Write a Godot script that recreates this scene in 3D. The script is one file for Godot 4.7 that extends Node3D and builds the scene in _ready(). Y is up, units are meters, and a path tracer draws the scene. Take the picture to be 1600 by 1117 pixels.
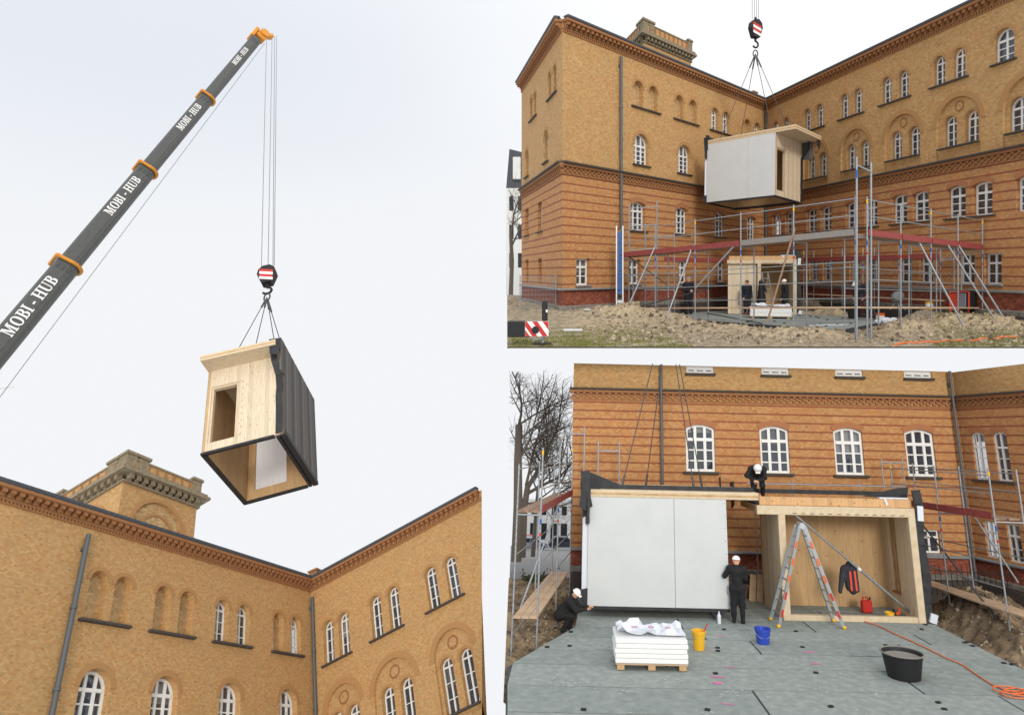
extends Node3D
# A brick courtyard building while timber room modules are craned in: three stages of the work,
# each stood up as its own piece of the courtyard (sites A, B and C) under one overcast sky.

var rng := RandomNumberGenerator.new()
var M := {}
var taken := {}
var cache := {}
# site A: crane and hanging module above the inner corner; site B: courtyard with scaffold; site C: building deck
var A := Transform3D(Basis(Vector3(0.918, 0.3965, 0.0), Vector3(-0.3003, 0.6953, -0.6529), Vector3(-0.2589, 0.5994, 0.7574)).orthonormalized(), Vector3(-7.3667, -21.9815, -18.6558))
var B := Transform3D(Basis.IDENTITY, Vector3(0, -2.13, 0))
var C := Transform3D(Basis(Vector3(0.99975, -0.02247, 0.00015), Vector3(0.02176, 0.96643, -0.25601), Vector3(0.0056, 0.25595, 0.96667)).orthonormalized(), Vector3(-0.08464, -3.75907, 0.99578))


func _ready() -> void:
	rng.seed = 4711
	make_camera_and_sky()
	make_materials()
	site_a_building()
	site_b_building()
	site_c_building()
	site_b_ground()
	site_c_ground()
	site_a_objects()
	site_b_objects()
	site_c_objects()


func make_camera_and_sky() -> void:
	var cam := Camera3D.new()
	cam.name = "camera"
	cam.projection = Camera3D.PROJECTION_FRUSTUM
	cam.near = 0.1
	cam.far = 600.0
	cam.size = 0.1117
	cam.frustum_offset = Vector2(-0.0100, -0.01335)
	add_child(cam)
	cam.current = true
	# overcast sky: an even pale cloud deck, thinner and whiter to the right, a touch bluer to the left
	var img := Image.create(256, 128, false, Image.FORMAT_RGBF)
	var fn := FastNoiseLite.new()
	fn.seed = 5
	fn.frequency = 0.9
	fn.fractal_octaves = 4
	for y in 128:
		var el := PI * (0.5 - (y + 0.5) / 128.0)
		for x in 256:
			var az := TAU * (x + 0.5) / 256.0
			# direction: the panorama's left edge looks along -z
			var d := Vector3(sin(az) * cos(el), sin(el), -cos(az) * cos(el))
			var white := smoothstep(-0.5, 0.3, d.x)
			var c := Color(0.785, 0.82, 0.885).lerp(Color(0.99, 0.995, 1.0), white)
			c = Color(0.875, 0.89, 0.915).lerp(c, smoothstep(0.0, 0.28, d.y))
			var k := 1.0 + 0.45 * smoothstep(0.3, 1.0, d.y)
			k *= 1.0 + 0.03 * fn.get_noise_3d(d.x * 2.0, d.y * 4.0, d.z * 2.0) * smoothstep(0.0, 0.15, d.y)
			img.set_pixel(x, y, Color(c.r * k, c.g * k, c.b * k))
	var sm := PanoramaSkyMaterial.new()
	sm.panorama = ImageTexture.create_from_image(img)
	var sky := Sky.new()
	sky.sky_material = sm
	var env := Environment.new()
	env.background_mode = Environment.BG_SKY
	env.sky = sky
	env.tonemap_mode = Environment.TONE_MAPPER_LINEAR
	env.tonemap_exposure = 1.03
	env.sdfgi_enabled = true
	env.ssao_enabled = true
	env.ssil_enabled = true
	var we := WorldEnvironment.new()
	we.name = "world_environment"
	we.environment = env
	add_child(we)
	# the sun behind the cloud: very soft, from above and behind the viewer's right shoulder
	var sun := DirectionalLight3D.new()
	sun.name = "sun"
	sun.light_energy = 0.5
	sun.light_angular_distance = 14.0
	sun.light_color = Color(1.0, 0.97, 0.93)
	sun.shadow_enabled = true
	add_child(sun)
	sun.look_at_from_position(Vector3(5, 20, 33), Vector3.ZERO, Vector3.UP)


# ---------------------------------------------------------------- shapes
class MB:
	var v := PackedVector3Array()
	var n := PackedVector3Array()
	var uv := PackedVector2Array()
	var cl := PackedColorArray()
	var col := Color.WHITE
	var use_col := false
	func put(p: Vector3, nn: Vector3, t: Vector2) -> void:
		v.append(p)
		n.append(nn)
		uv.append(t)
		cl.append(col)
	func tri(a: Vector3, b: Vector3, c: Vector3) -> void:
		var nn := (b - a).cross(c - a).normalized()
		put(a, nn, pl(a, nn)); put(c, nn, pl(c, nn)); put(b, nn, pl(b, nn))
	static func pl(p: Vector3, nn: Vector3) -> Vector2:
		var m := nn.abs()
		if m.y > m.x and m.y > m.z: return Vector2(p.x, p.z)
		if m.x > m.z: return Vector2(p.z, p.y)
		return Vector2(p.x, p.y)
	func quad(a: Vector3, b: Vector3, c: Vector3, d: Vector3) -> void: # counter-clockwise seen from the front
		var nn := (c - a).cross(d - b).normalized()
		for p in [a, c, b, a, d, c]: put(p, nn, pl(p, nn))
	func quad_uv(a: Vector3, b: Vector3, c: Vector3, d: Vector3, ua: Vector2, ub: Vector2, uc: Vector2, ud: Vector2) -> void:
		var nn := (c - a).cross(d - b).normalized()
		put(a, nn, ua); put(c, nn, uc); put(b, nn, ub); put(a, nn, ua); put(d, nn, ud); put(c, nn, uc)
	func smooth_quad(a: Vector3, b: Vector3, c: Vector3, d: Vector3, na: Vector3, nb: Vector3, nc: Vector3, nd: Vector3, ua := Vector2.ZERO, ub := Vector2.ZERO, uc := Vector2.ZERO, ud := Vector2.ZERO) -> void:
		put(a, na, ua); put(c, nc, uc); put(b, nb, ub); put(a, na, ua); put(d, nd, ud); put(c, nc, uc)
	func box(c: Vector3, s: Vector3, b := Basis.IDENTITY) -> void:
		var x := b.x * s.x / 2; var y := b.y * s.y / 2; var z := b.z * s.z / 2
		face(c + z, x, y); face(c - z, -x, y); face(c + x, -z, y); face(c - x, z, y); face(c + y, x, -z); face(c - y, x, z)
	func face(c: Vector3, x: Vector3, y: Vector3) -> void:
		var nn := x.cross(y).normalized()
		var lx := x.length(); var ly := y.length()
		var o := Vector2(c.x + c.z, c.y)
		put(c - x - y, nn, o + Vector2(-lx, -ly)); put(c + x + y, nn, o + Vector2(lx, ly)); put(c + x - y, nn, o + Vector2(lx, -ly))
		put(c - x - y, nn, o + Vector2(-lx, -ly)); put(c - x + y, nn, o + Vector2(-lx, ly)); put(c + x + y, nn, o + Vector2(lx, ly))
	func beam(a: Vector3, b: Vector3, w: float, h: float, up := Vector3.UP) -> void: # a bar of w by h along a-b
		var d := (b - a).normalized()
		if absf(d.dot(up)) > 0.95: up = Vector3.RIGHT
		var x := up.cross(d).normalized()
		box((a + b) / 2, Vector3(w, h, a.distance_to(b)), Basis(x, d.cross(x), d))
	func cbox(c: Vector3, s: Vector3, ch: float, b := Basis.IDENTITY) -> void: # chamfered box
		var h := s / 2
		var vs := []
		for sx in [-1, 1]:
			for sy in [-1, 1]:
				for sz in [-1, 1]:
					var k := Vector3(sx, sy, sz)
					vs.append([c + b * (k * Vector3(h.x, h.y - ch, h.z - ch)), c + b * (k * Vector3(h.x - ch, h.y, h.z - ch)), c + b * (k * Vector3(h.x - ch, h.y - ch, h.z))])
		var at := func(sx, sy, sz, k): return vs[(4 if sx > 0 else 0) + (2 if sy > 0 else 0) + (1 if sz > 0 else 0)][k]
		for s1 in [-1, 1]:
			oq(c, at.call(s1, -1, -1, 0), at.call(s1, 1, -1, 0), at.call(s1, 1, 1, 0), at.call(s1, -1, 1, 0))
			oq(c, at.call(-1, s1, -1, 1), at.call(1, s1, -1, 1), at.call(1, s1, 1, 1), at.call(-1, s1, 1, 1))
			oq(c, at.call(-1, -1, s1, 2), at.call(1, -1, s1, 2), at.call(1, 1, s1, 2), at.call(-1, 1, s1, 2))
			for s2 in [-1, 1]:
				oq(c, at.call(s1, s2, -1, 0), at.call(s1, s2, 1, 0), at.call(s1, s2, 1, 1), at.call(s1, s2, -1, 1))
				oq(c, at.call(s1, -1, s2, 0), at.call(s1, 1, s2, 0), at.call(s1, 1, s2, 2), at.call(s1, -1, s2, 2))
				oq(c, at.call(-1, s1, s2, 1), at.call(1, s1, s2, 1), at.call(1, s1, s2, 2), at.call(-1, s1, s2, 2))
				for s3 in [-1, 1]:
					var p: Vector3 = at.call(s1, s2, s3, 0); var q: Vector3 = at.call(s1, s2, s3, 1); var r: Vector3 = at.call(s1, s2, s3, 2)
					if (q - p).cross(r - p).dot(p - c) > 0: tri(p, q, r)
					else: tri(p, r, q)
	func oq(o: Vector3, a: Vector3, b: Vector3, c: Vector3, d: Vector3) -> void: # quad turned outwards from o
		if (c - a).cross(d - b).dot(a - o) > 0: quad(a, b, c, d)
		else: quad(a, d, c, b)
	func tube(a: Vector3, b: Vector3, r: float, r2 := -1.0, seg := 8, caps := true) -> void:
		if r2 < 0: r2 = r
		var d := (b - a).normalized()
		var x := d.cross(Vector3.UP if absf(d.y) < 0.9 else Vector3.RIGHT).normalized()
		var y := d.cross(x)
		for i in seg:
			var n0 := x * cos(TAU * i / seg) + y * sin(TAU * i / seg)
			var n1 := x * cos(TAU * (i + 1) / seg) + y * sin(TAU * (i + 1) / seg)
			smooth_quad(a + n0 * r, a + n1 * r, b + n1 * r2, b + n0 * r2, n0, n1, n1, n0, Vector2(float(i) / seg, 0), Vector2(float(i + 1) / seg, 0), Vector2(float(i + 1) / seg, a.distance_to(b)), Vector2(float(i) / seg, a.distance_to(b)))
			if caps:
				tri(a, a + n1 * r, a + n0 * r)
				if r2 > 0.0001: tri(b, b + n0 * r2, b + n1 * r2)
	func path(pts: Array, r: float, seg := 6) -> void:
		for i in pts.size() - 1: tube(pts[i], pts[i + 1], r, r, seg, true)
	func lathe(prof: Array, at := Transform3D.IDENTITY, seg := 20) -> void: # prof: Vector2(radius, height)
		for i in prof.size() - 1:
			var p: Vector2 = prof[i]; var q: Vector2 = prof[i + 1]
			var sl := Vector2(q.y - p.y, p.x - q.x).normalized()
			for k in seg:
				var a0 := TAU * k / seg; var a1 := TAU * (k + 1) / seg
				var d0 := Vector3(cos(a0), 0, sin(a0)); var d1 := Vector3(cos(a1), 0, sin(a1))
				var n0 := at.basis * (d0 * sl.x + Vector3.UP * sl.y); var n1 := at.basis * (d1 * sl.x + Vector3.UP * sl.y)
				smooth_quad(at * (d0 * p.x + Vector3.UP * p.y), at * (d0 * q.x + Vector3.UP * q.y), at * (d1 * q.x + Vector3.UP * q.y), at * (d1 * p.x + Vector3.UP * p.y), n0, n0, n1, n1)
	func poly(pts: PackedVector2Array, at: Transform3D, z := 0.0) -> void: # flat polygon facing +z of at
		var ix := Geometry2D.triangulate_polygon(pts)
		var nn := at.basis.z.normalized()
		for i in range(0, ix.size(), 3):
			var p := pts[ix[i]]; var q := pts[ix[i + 1]]; var r := pts[ix[i + 2]]
			if (q - p).cross(r - p) < 0:
				var s := q; q = r; r = s
			for t in [p, r, q]: put(at * Vector3(t.x, t.y, z), nn, t)
	func prism(pts: PackedVector2Array, at: Transform3D, z0: float, z1: float) -> void: # polygon pulled from z0 (back) to z1 (front)
		poly(pts, at, z1)
		var flip := Transform3D(at.basis * Basis(Vector3(-1, 0, 0), Vector3(0, 1, 0), Vector3(0, 0, -1)), at.origin)
		var mir := PackedVector2Array()
		for p in pts: mir.append(Vector2(-p.x, p.y))
		poly(mir, flip, -z0)
		var cw := Geometry2D.is_polygon_clockwise(pts)
		for i in pts.size():
			var p := pts[i]; var q := pts[(i + 1) % pts.size()]
			if cw:
				var s := p; p = q; q = s
			quad(at * Vector3(p.x, p.y, z0), at * Vector3(q.x, q.y, z0), at * Vector3(q.x, q.y, z1), at * Vector3(p.x, p.y, z1))
	func mesh() -> ArrayMesh:
		var a := []
		a.resize(Mesh.ARRAY_MAX)
		a[Mesh.ARRAY_VERTEX] = v
		a[Mesh.ARRAY_NORMAL] = n
		a[Mesh.ARRAY_TEX_UV] = uv
		if use_col: a[Mesh.ARRAY_COLOR] = cl
		var m := ArrayMesh.new()
		m.add_surface_from_arrays(Mesh.PRIMITIVE_TRIANGLES, a)
		return m


func numbered(called: String) -> String:
	var k: int = taken.get(called, 0)
	taken[called] = k + 1
	return called if k == 0 else "%s_%03d" % [called, k]


func tag(o: Node, label: String, category: String, group := "") -> void:
	o.set_meta("label", label)
	o.set_meta("category", category)
	if group: o.set_meta("group", group)


func thing(called: String, at: Transform3D, label: String, category: String, group := "") -> Node3D:
	var o := Node3D.new()
	o.name = numbered(called)
	add_child(o)
	o.transform = at
	tag(o, label, category, group)
	return o


func part(called: String, mb, mat: String, parent: Node, at := Transform3D.IDENTITY) -> MeshInstance3D:
	var o := MeshInstance3D.new()
	o.name = called
	o.mesh = mb if mb is Mesh else mb.mesh()
	o.material_override = M[mat]
	parent.add_child(o, true)
	o.transform = at
	return o


func solo(called: String, mb, mat: String, at: Transform3D, label: String, category: String, group := "") -> MeshInstance3D: # a thing that is one mesh
	var o := part(numbered(called), mb, mat, self, at)
	tag(o, label, category, group)
	return o


func structure(called: String, mb, mat: String, at: Transform3D) -> MeshInstance3D:
	var o := part(numbered(called), mb, mat, self, at)
	o.set_meta("kind", "structure")
	return o


func stuff_part(called: String, mb, mat: String, parent: Node, at := Transform3D.IDENTITY) -> MeshInstance3D:
	var o := part(called, mb, mat, parent, at)
	o.set_meta("kind", "stuff")
	return o


func at(x: float, y: float, z: float, turn := 0.0) -> Transform3D:
	return Transform3D(Basis(Vector3.UP, deg_to_rad(turn)), Vector3(x, y, z))


# ---------------------------------------------------------------- materials
func plain(called: String, r: int, g: int, b: int, rough := 0.8, metal := 0.0) -> StandardMaterial3D:
	var m := StandardMaterial3D.new()
	m.albedo_color = Color8(r, g, b)
	m.roughness = rough
	m.metallic = metal
	M[called] = m
	return m


func speckled(called: String, cols: Array, freq: float, per_metre: float, rough := 0.9, bump := 0.0, sd := 1, triplanar := true) -> StandardMaterial3D:
	# noise mixed from a list of colours; per_metre: tiles per metre
	var t := NoiseTexture2D.new()
	t.width = 256
	t.height = 256
	t.seamless = true
	var fn := FastNoiseLite.new()
	fn.seed = sd
	fn.frequency = freq
	fn.fractal_octaves = 5
	fn.fractal_gain = 0.6
	t.noise = fn
	var g := Gradient.new()
	var off := PackedFloat32Array()
	var cc := PackedColorArray()
	for i in cols.size():
		off.append(0.15 + 0.7 * i / maxf(1.0, cols.size() - 1.0))
		cc.append(Color8(cols[i][0], cols[i][1], cols[i][2]))
	g.offsets = off
	g.colors = cc
	t.color_ramp = g
	var m := StandardMaterial3D.new()
	m.albedo_texture = t
	m.roughness = rough
	if bump > 0.0:
		var nt := NoiseTexture2D.new()
		nt.width = 256
		nt.height = 256
		nt.seamless = true
		nt.noise = fn
		nt.as_normal_map = true
		nt.bump_strength = bump * 6.0
		m.normal_enabled = true
		m.normal_texture = nt
	m.uv1_triplanar = triplanar
	m.uv1_scale = Vector3.ONE * per_metre
	M[called] = m
	return m


func brick_material(called: String, base: Array, spread: float, stripe: bool, sd: int) -> void:
	# 96 brick ends by 60 courses: 12.0 m by 4.29 m of wall
	var w := 1920
	var h := 1200
	var img := Image.create(w, h, true, Image.FORMAT_RGB8)
	img.fill(Color8(base[0][0] - 14, base[0][1] - 12, base[0][2] - 6))
	var r := RandomNumberGenerator.new()
	r.seed = sd
	var fn := FastNoiseLite.new()
	fn.seed = sd
	fn.frequency = 0.35
	for c in 60:
		var red := stripe and c % 5 == 2
		var x := 0
		var odd := 20 if c % 2 else 0
		for k in 97:
			var px := k * 20 - odd / 2
			var col: Array = base[r.randi() % base.size()]
			var a := TAU * k / 96.0
			var b := TAU * c / 60.0
			var patch := fn.get_noise_3d(cos(a) * 5.0 + cos(b) * 2.0, sin(a) * 5.0, sin(b) * 2.6)
			var tone := 1.0 + r.randf_range(-spread, spread) + 0.05 * patch
			var cc := Color8(col[0], col[1], col[2])
			if r.randf() < 0.2 + 0.6 * patch: cc = Color(cc.r * 0.98, cc.g * 0.935, cc.b * 0.88) # a harder-fired, redder brick
			elif r.randf() < 0.03: cc = Color(cc.r * 0.9, cc.g * 0.88, cc.b * 0.88)
			if red: cc = Color8(136 + r.randi() % 22, 78 + r.randi() % 14, 58)
			cc = Color(clampf(cc.r * tone, 0, 1), clampf(cc.g * tone, 0, 1), clampf(cc.b * tone, 0, 1))
			img.fill_rect(Rect2i(px, c * 20 + 1, 19, 18), cc)
		if red: img.fill_rect(Rect2i(0, c * 20 + 18, w, 4), Color8(112, 74, 56))
	img.generate_mipmaps()
	var m := StandardMaterial3D.new()
	m.albedo_texture = ImageTexture.create_from_image(img)
	m.roughness = 0.92
	m.uv1_scale = Vector3(1 / 12.0, -1 / 4.29, 1)
	M[called] = m
	var sm: StandardMaterial3D = m.duplicate() # the same brickwork laid smaller
	sm.uv1_scale = Vector3(1.45 / 12.0, -1.45 / 4.29, 1)
	M[called + "_fine"] = sm


func board_material(called: String, base: Array, board: float, knots: int, sd: int, rough := 0.75, along_v := true) -> void:
	# sawn boards with grain and knots: the tile is 2 m by 2 m
	var s := 512
	var img := Image.create(s, s, true, Image.FORMAT_RGB8)
	var fn := FastNoiseLite.new()
	fn.seed = sd
	fn.frequency = 0.02
	fn.fractal_octaves = 4
	var r := RandomNumberGenerator.new()
	r.seed = sd
	var n := int(round(2.0 / board))
	var tones := []
	for i in n: tones.append(r.randf_range(0.95, 1.04))
	for y in s:
		for x in s:
			var u := x if along_v else y
			var vv := y if along_v else x
			var bi := mini(int(float(u) / s * n), n - 1)
			var e := absf(fposmod(float(u) / s * n, 1.0) - 0.5)
			var k: float = tones[bi] * (1.0 + 0.10 * fn.get_noise_2d(u * 5.0 + bi * 91.0, vv * 0.35))
			if e > 0.488: k *= 0.92
			img.set_pixel(x, y, Color(base[0] / 255.0 * k, base[1] / 255.0 * k, base[2] / 255.0 * k))
	for i in knots:
		var kx := r.randi() % (s - 8)
		var ky := r.randi() % (s - 8)
		var kr := 2 + r.randi() % 3
		for dy in range(-kr, kr + 1):
			for dx in range(-kr, kr + 1):
				if dx * dx + dy * dy <= kr * kr: img.set_pixel(posmod(kx + dx, s), posmod(ky + dy, s), Color8(int(base[0] * 0.6), int(base[1] * 0.48), int(base[2] * 0.38)))
	img.generate_mipmaps()
	var m := StandardMaterial3D.new()
	m.albedo_texture = ImageTexture.create_from_image(img)
	m.roughness = rough
	m.uv1_scale = Vector3(0.5, 0.5, 0.5)
	m.uv1_triplanar = false
	M[called] = m


func make_materials() -> void:
	brick_material("brick_yellow", [[188, 150, 99], [186, 147, 96], [191, 154, 103], [182, 142, 92], [184, 141, 92], [192, 157, 107]], 0.03, false, 11)
	brick_material("brick_striped", [[187, 138, 88], [184, 134, 85], [189, 142, 92], [180, 128, 80], [182, 129, 82], [191, 146, 97]], 0.03, true, 12)
	brick_material("brick_red", [[140, 78, 58], [128, 68, 52], [150, 88, 66]], 0.12, false, 13)
	brick_material("brick_blind", [[192, 160, 112], [186, 150, 102], [200, 172, 126], [178, 142, 98], [172, 142, 108]], 0.05, false, 14)
	speckled("trim_brick", [[144, 98, 62], [158, 110, 70], [170, 122, 80]], 0.06, 1.2, 0.9, 0.0, 3)
	speckled("arch_brick", [[166, 124, 78], [174, 131, 83], [181, 138, 89]], 0.06, 1.4, 0.9, 0.0, 4)
	speckled("gauged_brick", [[160, 104, 68], [170, 114, 76], [178, 124, 84]], 0.06, 1.4, 0.9, 0.0, 2)
	speckled("stone", [[104, 100, 94], [128, 122, 112], [146, 138, 126]], 0.03, 0.6, 0.9, 0.0, 6)
	speckled("tower_stone", [[118, 106, 86], [138, 124, 100], [152, 138, 114]], 0.03, 0.6, 0.9, 0.0, 5)
	speckled("dark_ledge", [[64, 58, 54], [84, 76, 70]], 0.04, 1.0, 0.85, 0.0, 7)
	speckled("ledge_zinc", [[122, 126, 128], [140, 143, 144]], 0.03, 0.7, 0.6, 0.0, 8)
	speckled("slate", [[54, 58, 64], [70, 74, 80], [80, 84, 90]], 0.05, 0.8, 0.7, 0.0, 9)
	plain("white_paint", 232, 232, 228, 0.5)
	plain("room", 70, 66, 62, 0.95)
	plain("curtain", 206, 204, 198, 0.9)
	plain("pipe", 96, 100, 102, 0.55, 0.3)
	var g := plain("glass", 84, 94, 108, 0.03)
	g.transparency = BaseMaterial3D.TRANSPARENCY_ALPHA
	g.albedo_color.a = 0.34
	g.metallic = 0.15
	g.metallic_specular = 1.0
	g.clearcoat_enabled = true # double glazing: a second reflecting face
	g.clearcoat = 1.0
	g.clearcoat_roughness = 0.02
	more_materials()


# ---------------------------------------------------------------- brick building
func arch_rise(w: float, arch: int) -> float:
	return 0.0 if arch == 0 else (w * 0.13 if arch == 1 else w * 0.5)


func arch_points(w: float, top: float, arch: int, n := 10) -> PackedVector2Array: # from the right springing over to the left one
	var pts := PackedVector2Array()
	var rise := arch_rise(w, arch)
	if arch == 0:
		return PackedVector2Array([Vector2(w / 2, top), Vector2(-w / 2, top)])
	var r := (w * w / 4 + rise * rise) / (2 * rise)
	var half := asin(clampf(w / 2 / r, -1, 1))
	for i in n + 1:
		var a := half - 2 * half * i / n
		pts.append(Vector2(sin(a) * r, top - r + cos(a) * r))
	return pts


func outline(w: float, h: float, arch: int) -> PackedVector2Array:
	var p := PackedVector2Array([Vector2(-w / 2, 0), Vector2(w / 2, 0)])
	p.append_array(arch_points(w, h, arch))
	return p


func wall_rows(mb: MB, T: Transform3D, x0: float, x1: float, rows: Array, slant := 0.0, ytop := 0.0) -> void:
	# a wall with real openings; slant: the far end (x1) runs in by this much per metre below ytop
	for row in rows:
		var ya: float = row[0]
		var yb: float = row[1]
		var cur := x0
		for o in row[2]:
			var l: float = o.x - o.w / 2
			var r: float = o.x + o.w / 2
			flat(mb, T, cur, l, cur, l, ya, yb)
			flat(mb, T, l, r, l, r, ya, o.y0)
			var ap := arch_points(o.w, o.y1, o.arch)
			for i in ap.size() - 1:
				var p := ap[i + 1] + Vector2(o.x, 0)
				var q := ap[i] + Vector2(o.x, 0)
				mb.quad_uv(T * Vector3(p.x, p.y, 0), T * Vector3(q.x, q.y, 0), T * Vector3(q.x, yb, 0), T * Vector3(p.x, yb, 0), p, q, Vector2(q.x, yb), Vector2(p.x, yb))
			# reveals
			var ring := outline(o.w, 0.0, 0)
			ring = PackedVector2Array([Vector2(-o.w / 2, o.y0), Vector2(o.w / 2, o.y0)])
			ring.append_array(ap)
			for i in ring.size():
				var p := ring[i] + Vector2(o.x, 0)
				var q := ring[(i + 1) % ring.size()] + Vector2(o.x, 0)
				mb.quad_uv(T * Vector3(p.x, p.y, 0), T * Vector3(p.x, p.y, -o.d), T * Vector3(q.x, q.y, -o.d), T * Vector3(q.x, q.y, 0), p, p + Vector2(o.d, 0), q + Vector2(o.d, 0), q)
			cur = r
		flat(mb, T, cur, x1 - slant * (ytop - ya), cur, x1 - slant * (ytop - yb), ya, yb)


func flat(mb: MB, T: Transform3D, la: float, ra: float, lb: float, rb: float, ya: float, yb: float) -> void:
	if yb - ya < 0.001 or maxf(ra - la, rb - lb) < 0.001: return
	mb.quad_uv(T * Vector3(la, ya, 0), T * Vector3(ra, ya, 0), T * Vector3(rb, yb, 0), T * Vector3(lb, yb, 0), Vector2(la, ya), Vector2(ra, ya), Vector2(rb, yb), Vector2(lb, yb))


func window_frame(w: float, h: float, arch: int, nv: int, nh: int) -> ArrayMesh: # nv lights across, nh rows below the springing
	var key := "wf%.2f %.2f %d %d %d" % [w, h, arch, nv, nh]
	if cache.has(key): return cache[key]
	var mb := MB.new()
	var t := 0.06 * clampf(w / 0.75, 0.7, 1.15)
	var a := outline(w, h, arch)
	var b := outline(w - 2 * t, h - 2 * t, arch)
	for i in a.size():
		var j := (i + 1) % a.size()
		var p := Vector3(a[i].x, a[i].y, 0); var q := Vector3(a[j].x, a[j].y, 0)
		var r := Vector3(b[j].x, b[j].y + t, 0); var s := Vector3(b[i].x, b[i].y + t, 0)
		mb.quad(p, q, r, s)
		var z := Vector3(0, 0, -0.06)
		mb.quad(s, r, r + z, s + z)
	var spring := h - arch_rise(w, arch)
	var tr := spring if arch == 2 else h * 0.68
	for i in range(1, nv):
		var x := -w / 2 + w * i / nv
		var top := h - t
		if arch == 2 and nv > 1: top = spring + sqrt(maxf(0, w * w / 4 - x * x)) - t
		var bw := t * 1.2
		mb.box(Vector3(x, top / 2, -0.012), Vector3(bw, top, 0.05))
	mb.box(Vector3(0, tr, -0.008), Vector3(w - 2 * t, t * 1.3, 0.056))
	for i in range(1, nh):
		mb.box(Vector3(0, tr * i / nh, -0.02), Vector3(w - 2 * t, t * 0.55, 0.03))
	cache[key] = mb.mesh()
	return cache[key]


func add_window(bld: Node3D, T: Transform3D, o: Dictionary) -> void:
	var h: float = o.y1 - o.y0
	var nv: int = o.get("nv", 2)
	var nh: int = o.get("nh", 3)
	var wt := T * Transform3D(Basis.IDENTITY, Vector3(o.x, o.y0, -o.d + 0.05))
	var win := part("window", window_frame(o.w, h, o.arch, nv, nh), "white_paint", bld, wt)
	var cells := []
	var whole := outline(o.w - 0.03, h - 0.03, o.arch)
	if o.get("split", false):
		var spring := h - arch_rise(o.w, o.arch)
		var tr := spring if o.arch == 2 else h * 0.68
		var ys := [0.0]
		for i in range(1, nh): ys.append(tr * i / nh)
		ys.append(tr)
		ys.append(h)
		for i in nv:
			for k in ys.size() - 1:
				var xa: float = -o.w / 2 + o.w * i / nv
				var xb: float = xa + o.w / nv
				var r := PackedVector2Array([Vector2(xa + 0.003, ys[k] + 0.003), Vector2(xb - 0.003, ys[k] + 0.003), Vector2(xb - 0.003, ys[k + 1] - 0.003), Vector2(xa + 0.003, ys[k + 1] - 0.003)])
				for q in Geometry2D.intersect_polygons(r, whole): cells.append(q)
	else:
		cells.append(whole)
	var key := "wp%.2f %.2f %d %d %d %s" % [o.w, h, o.arch, nv, nh, o.get("split", false)]
	if not cache.has(key):
		var ms := []
		for c in cells:
			var mb := MB.new()
			mb.poly(c, Transform3D.IDENTITY, 0.0)
			ms.append(mb.mesh())
		cache[key] = ms
	for m in cache[key]: part("pane", m, "glass", win, Transform3D(Basis.IDENTITY, Vector3(0, 0.0, -0.028)))
	var luck := rng.randf()
	var cover: float = o.get("curtain", 0.0)
	if cover == 0.0 and luck < 0.3: cover = rng.randf_range(0.15, 0.6)
	if cover > 0.0:
		var mb := MB.new()
		var ch: float = h * cover
		var n := 14
		for i in n: # gathered cloth
			var xa: float = -o.w * 0.48 + o.w * 0.96 * i / n
			var xb: float = xa + o.w * 0.96 / n
			mb.quad(Vector3(xa, h - ch, -0.12 - 0.02 * (i % 2)), Vector3(xb, h - ch, -0.12 - 0.02 * ((i + 1) % 2)), Vector3(xb, h * 0.97, -0.12 - 0.02 * ((i + 1) % 2)), Vector3(xa, h * 0.97, -0.12 - 0.02 * (i % 2)))
		part("curtain", mb, "curtain" if luck < 0.2 or o.get("curtain", 0.0) > 0.0 else "blind_cloth", win)
	if o.get("lamp", false): # a lit globe lamp in the room behind
		var gl := MB.new()
		var prof := []
		for i in 9: prof.append(Vector2(maxf(0.0005, sin(PI * i / 8.0) * 0.13), -cos(PI * i / 8.0) * 0.13))
		var lp := Vector3(o.w * 0.12, h * 0.72, -0.38)
		gl.lathe(prof, Transform3D(Basis.IDENTITY, lp), 14)
		part("globe_lamp", gl, "lamp_globe", win)
		var om := OmniLight3D.new()
		om.name = "lamp_light"
		om.light_energy = 0.05
		om.light_color = Color(1.0, 0.8, 0.55)
		om.light_size = 0.13
		om.omni_range = 6.0
		om.omni_attenuation = 2.0
		om.shadow_enabled = true
		win.add_child(om, true)
		om.position = lp + Vector3(0, 0, 0.2)


func add_arch_trim(bld: Node3D, T: Transform3D, o: Dictionary, th: float, proud := 0.02, mat := "arch_brick") -> void:
	var key := "at%.2f %d %.2f %.2f" % [o.w, o.arch, th, proud]
	if not cache.has(key):
		var mb := MB.new()
		var rise := arch_rise(o.w, o.arch)
		var a := arch_points(o.w, 0.0, o.arch, 14)
		var b := PackedVector2Array()
		if o.arch == 2:
			b = arch_points(o.w + 2 * th, th, 2, 14)
		else:
			for i in a.size():
				var r: float = (o.w * o.w / 4 + rise * rise) / (2 * rise)
				var c := Vector2(0, -r)
				b.append(c + (a[i] - c) * (r + th) / r)
		for i in a.size() - 1:
			var p := Vector3(a[i + 1].x, a[i + 1].y, proud); var q := Vector3(a[i].x, a[i].y, proud)
			var r := Vector3(b[i].x, b[i].y, proud); var s := Vector3(b[i + 1].x, b[i + 1].y, proud)
			var z := Vector3(0, 0, -proud - 0.001)
			mb.quad(p, q, r, s)
			mb.quad(s, r, r + z, s + z)
			mb.quad(q, p, p + z, q + z)
		cache[key] = mb.mesh()
	part("arch_trim", cache[key], mat, bld, T * Transform3D(Basis.IDENTITY, Vector3(o.x, o.y1, 0)))


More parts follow.
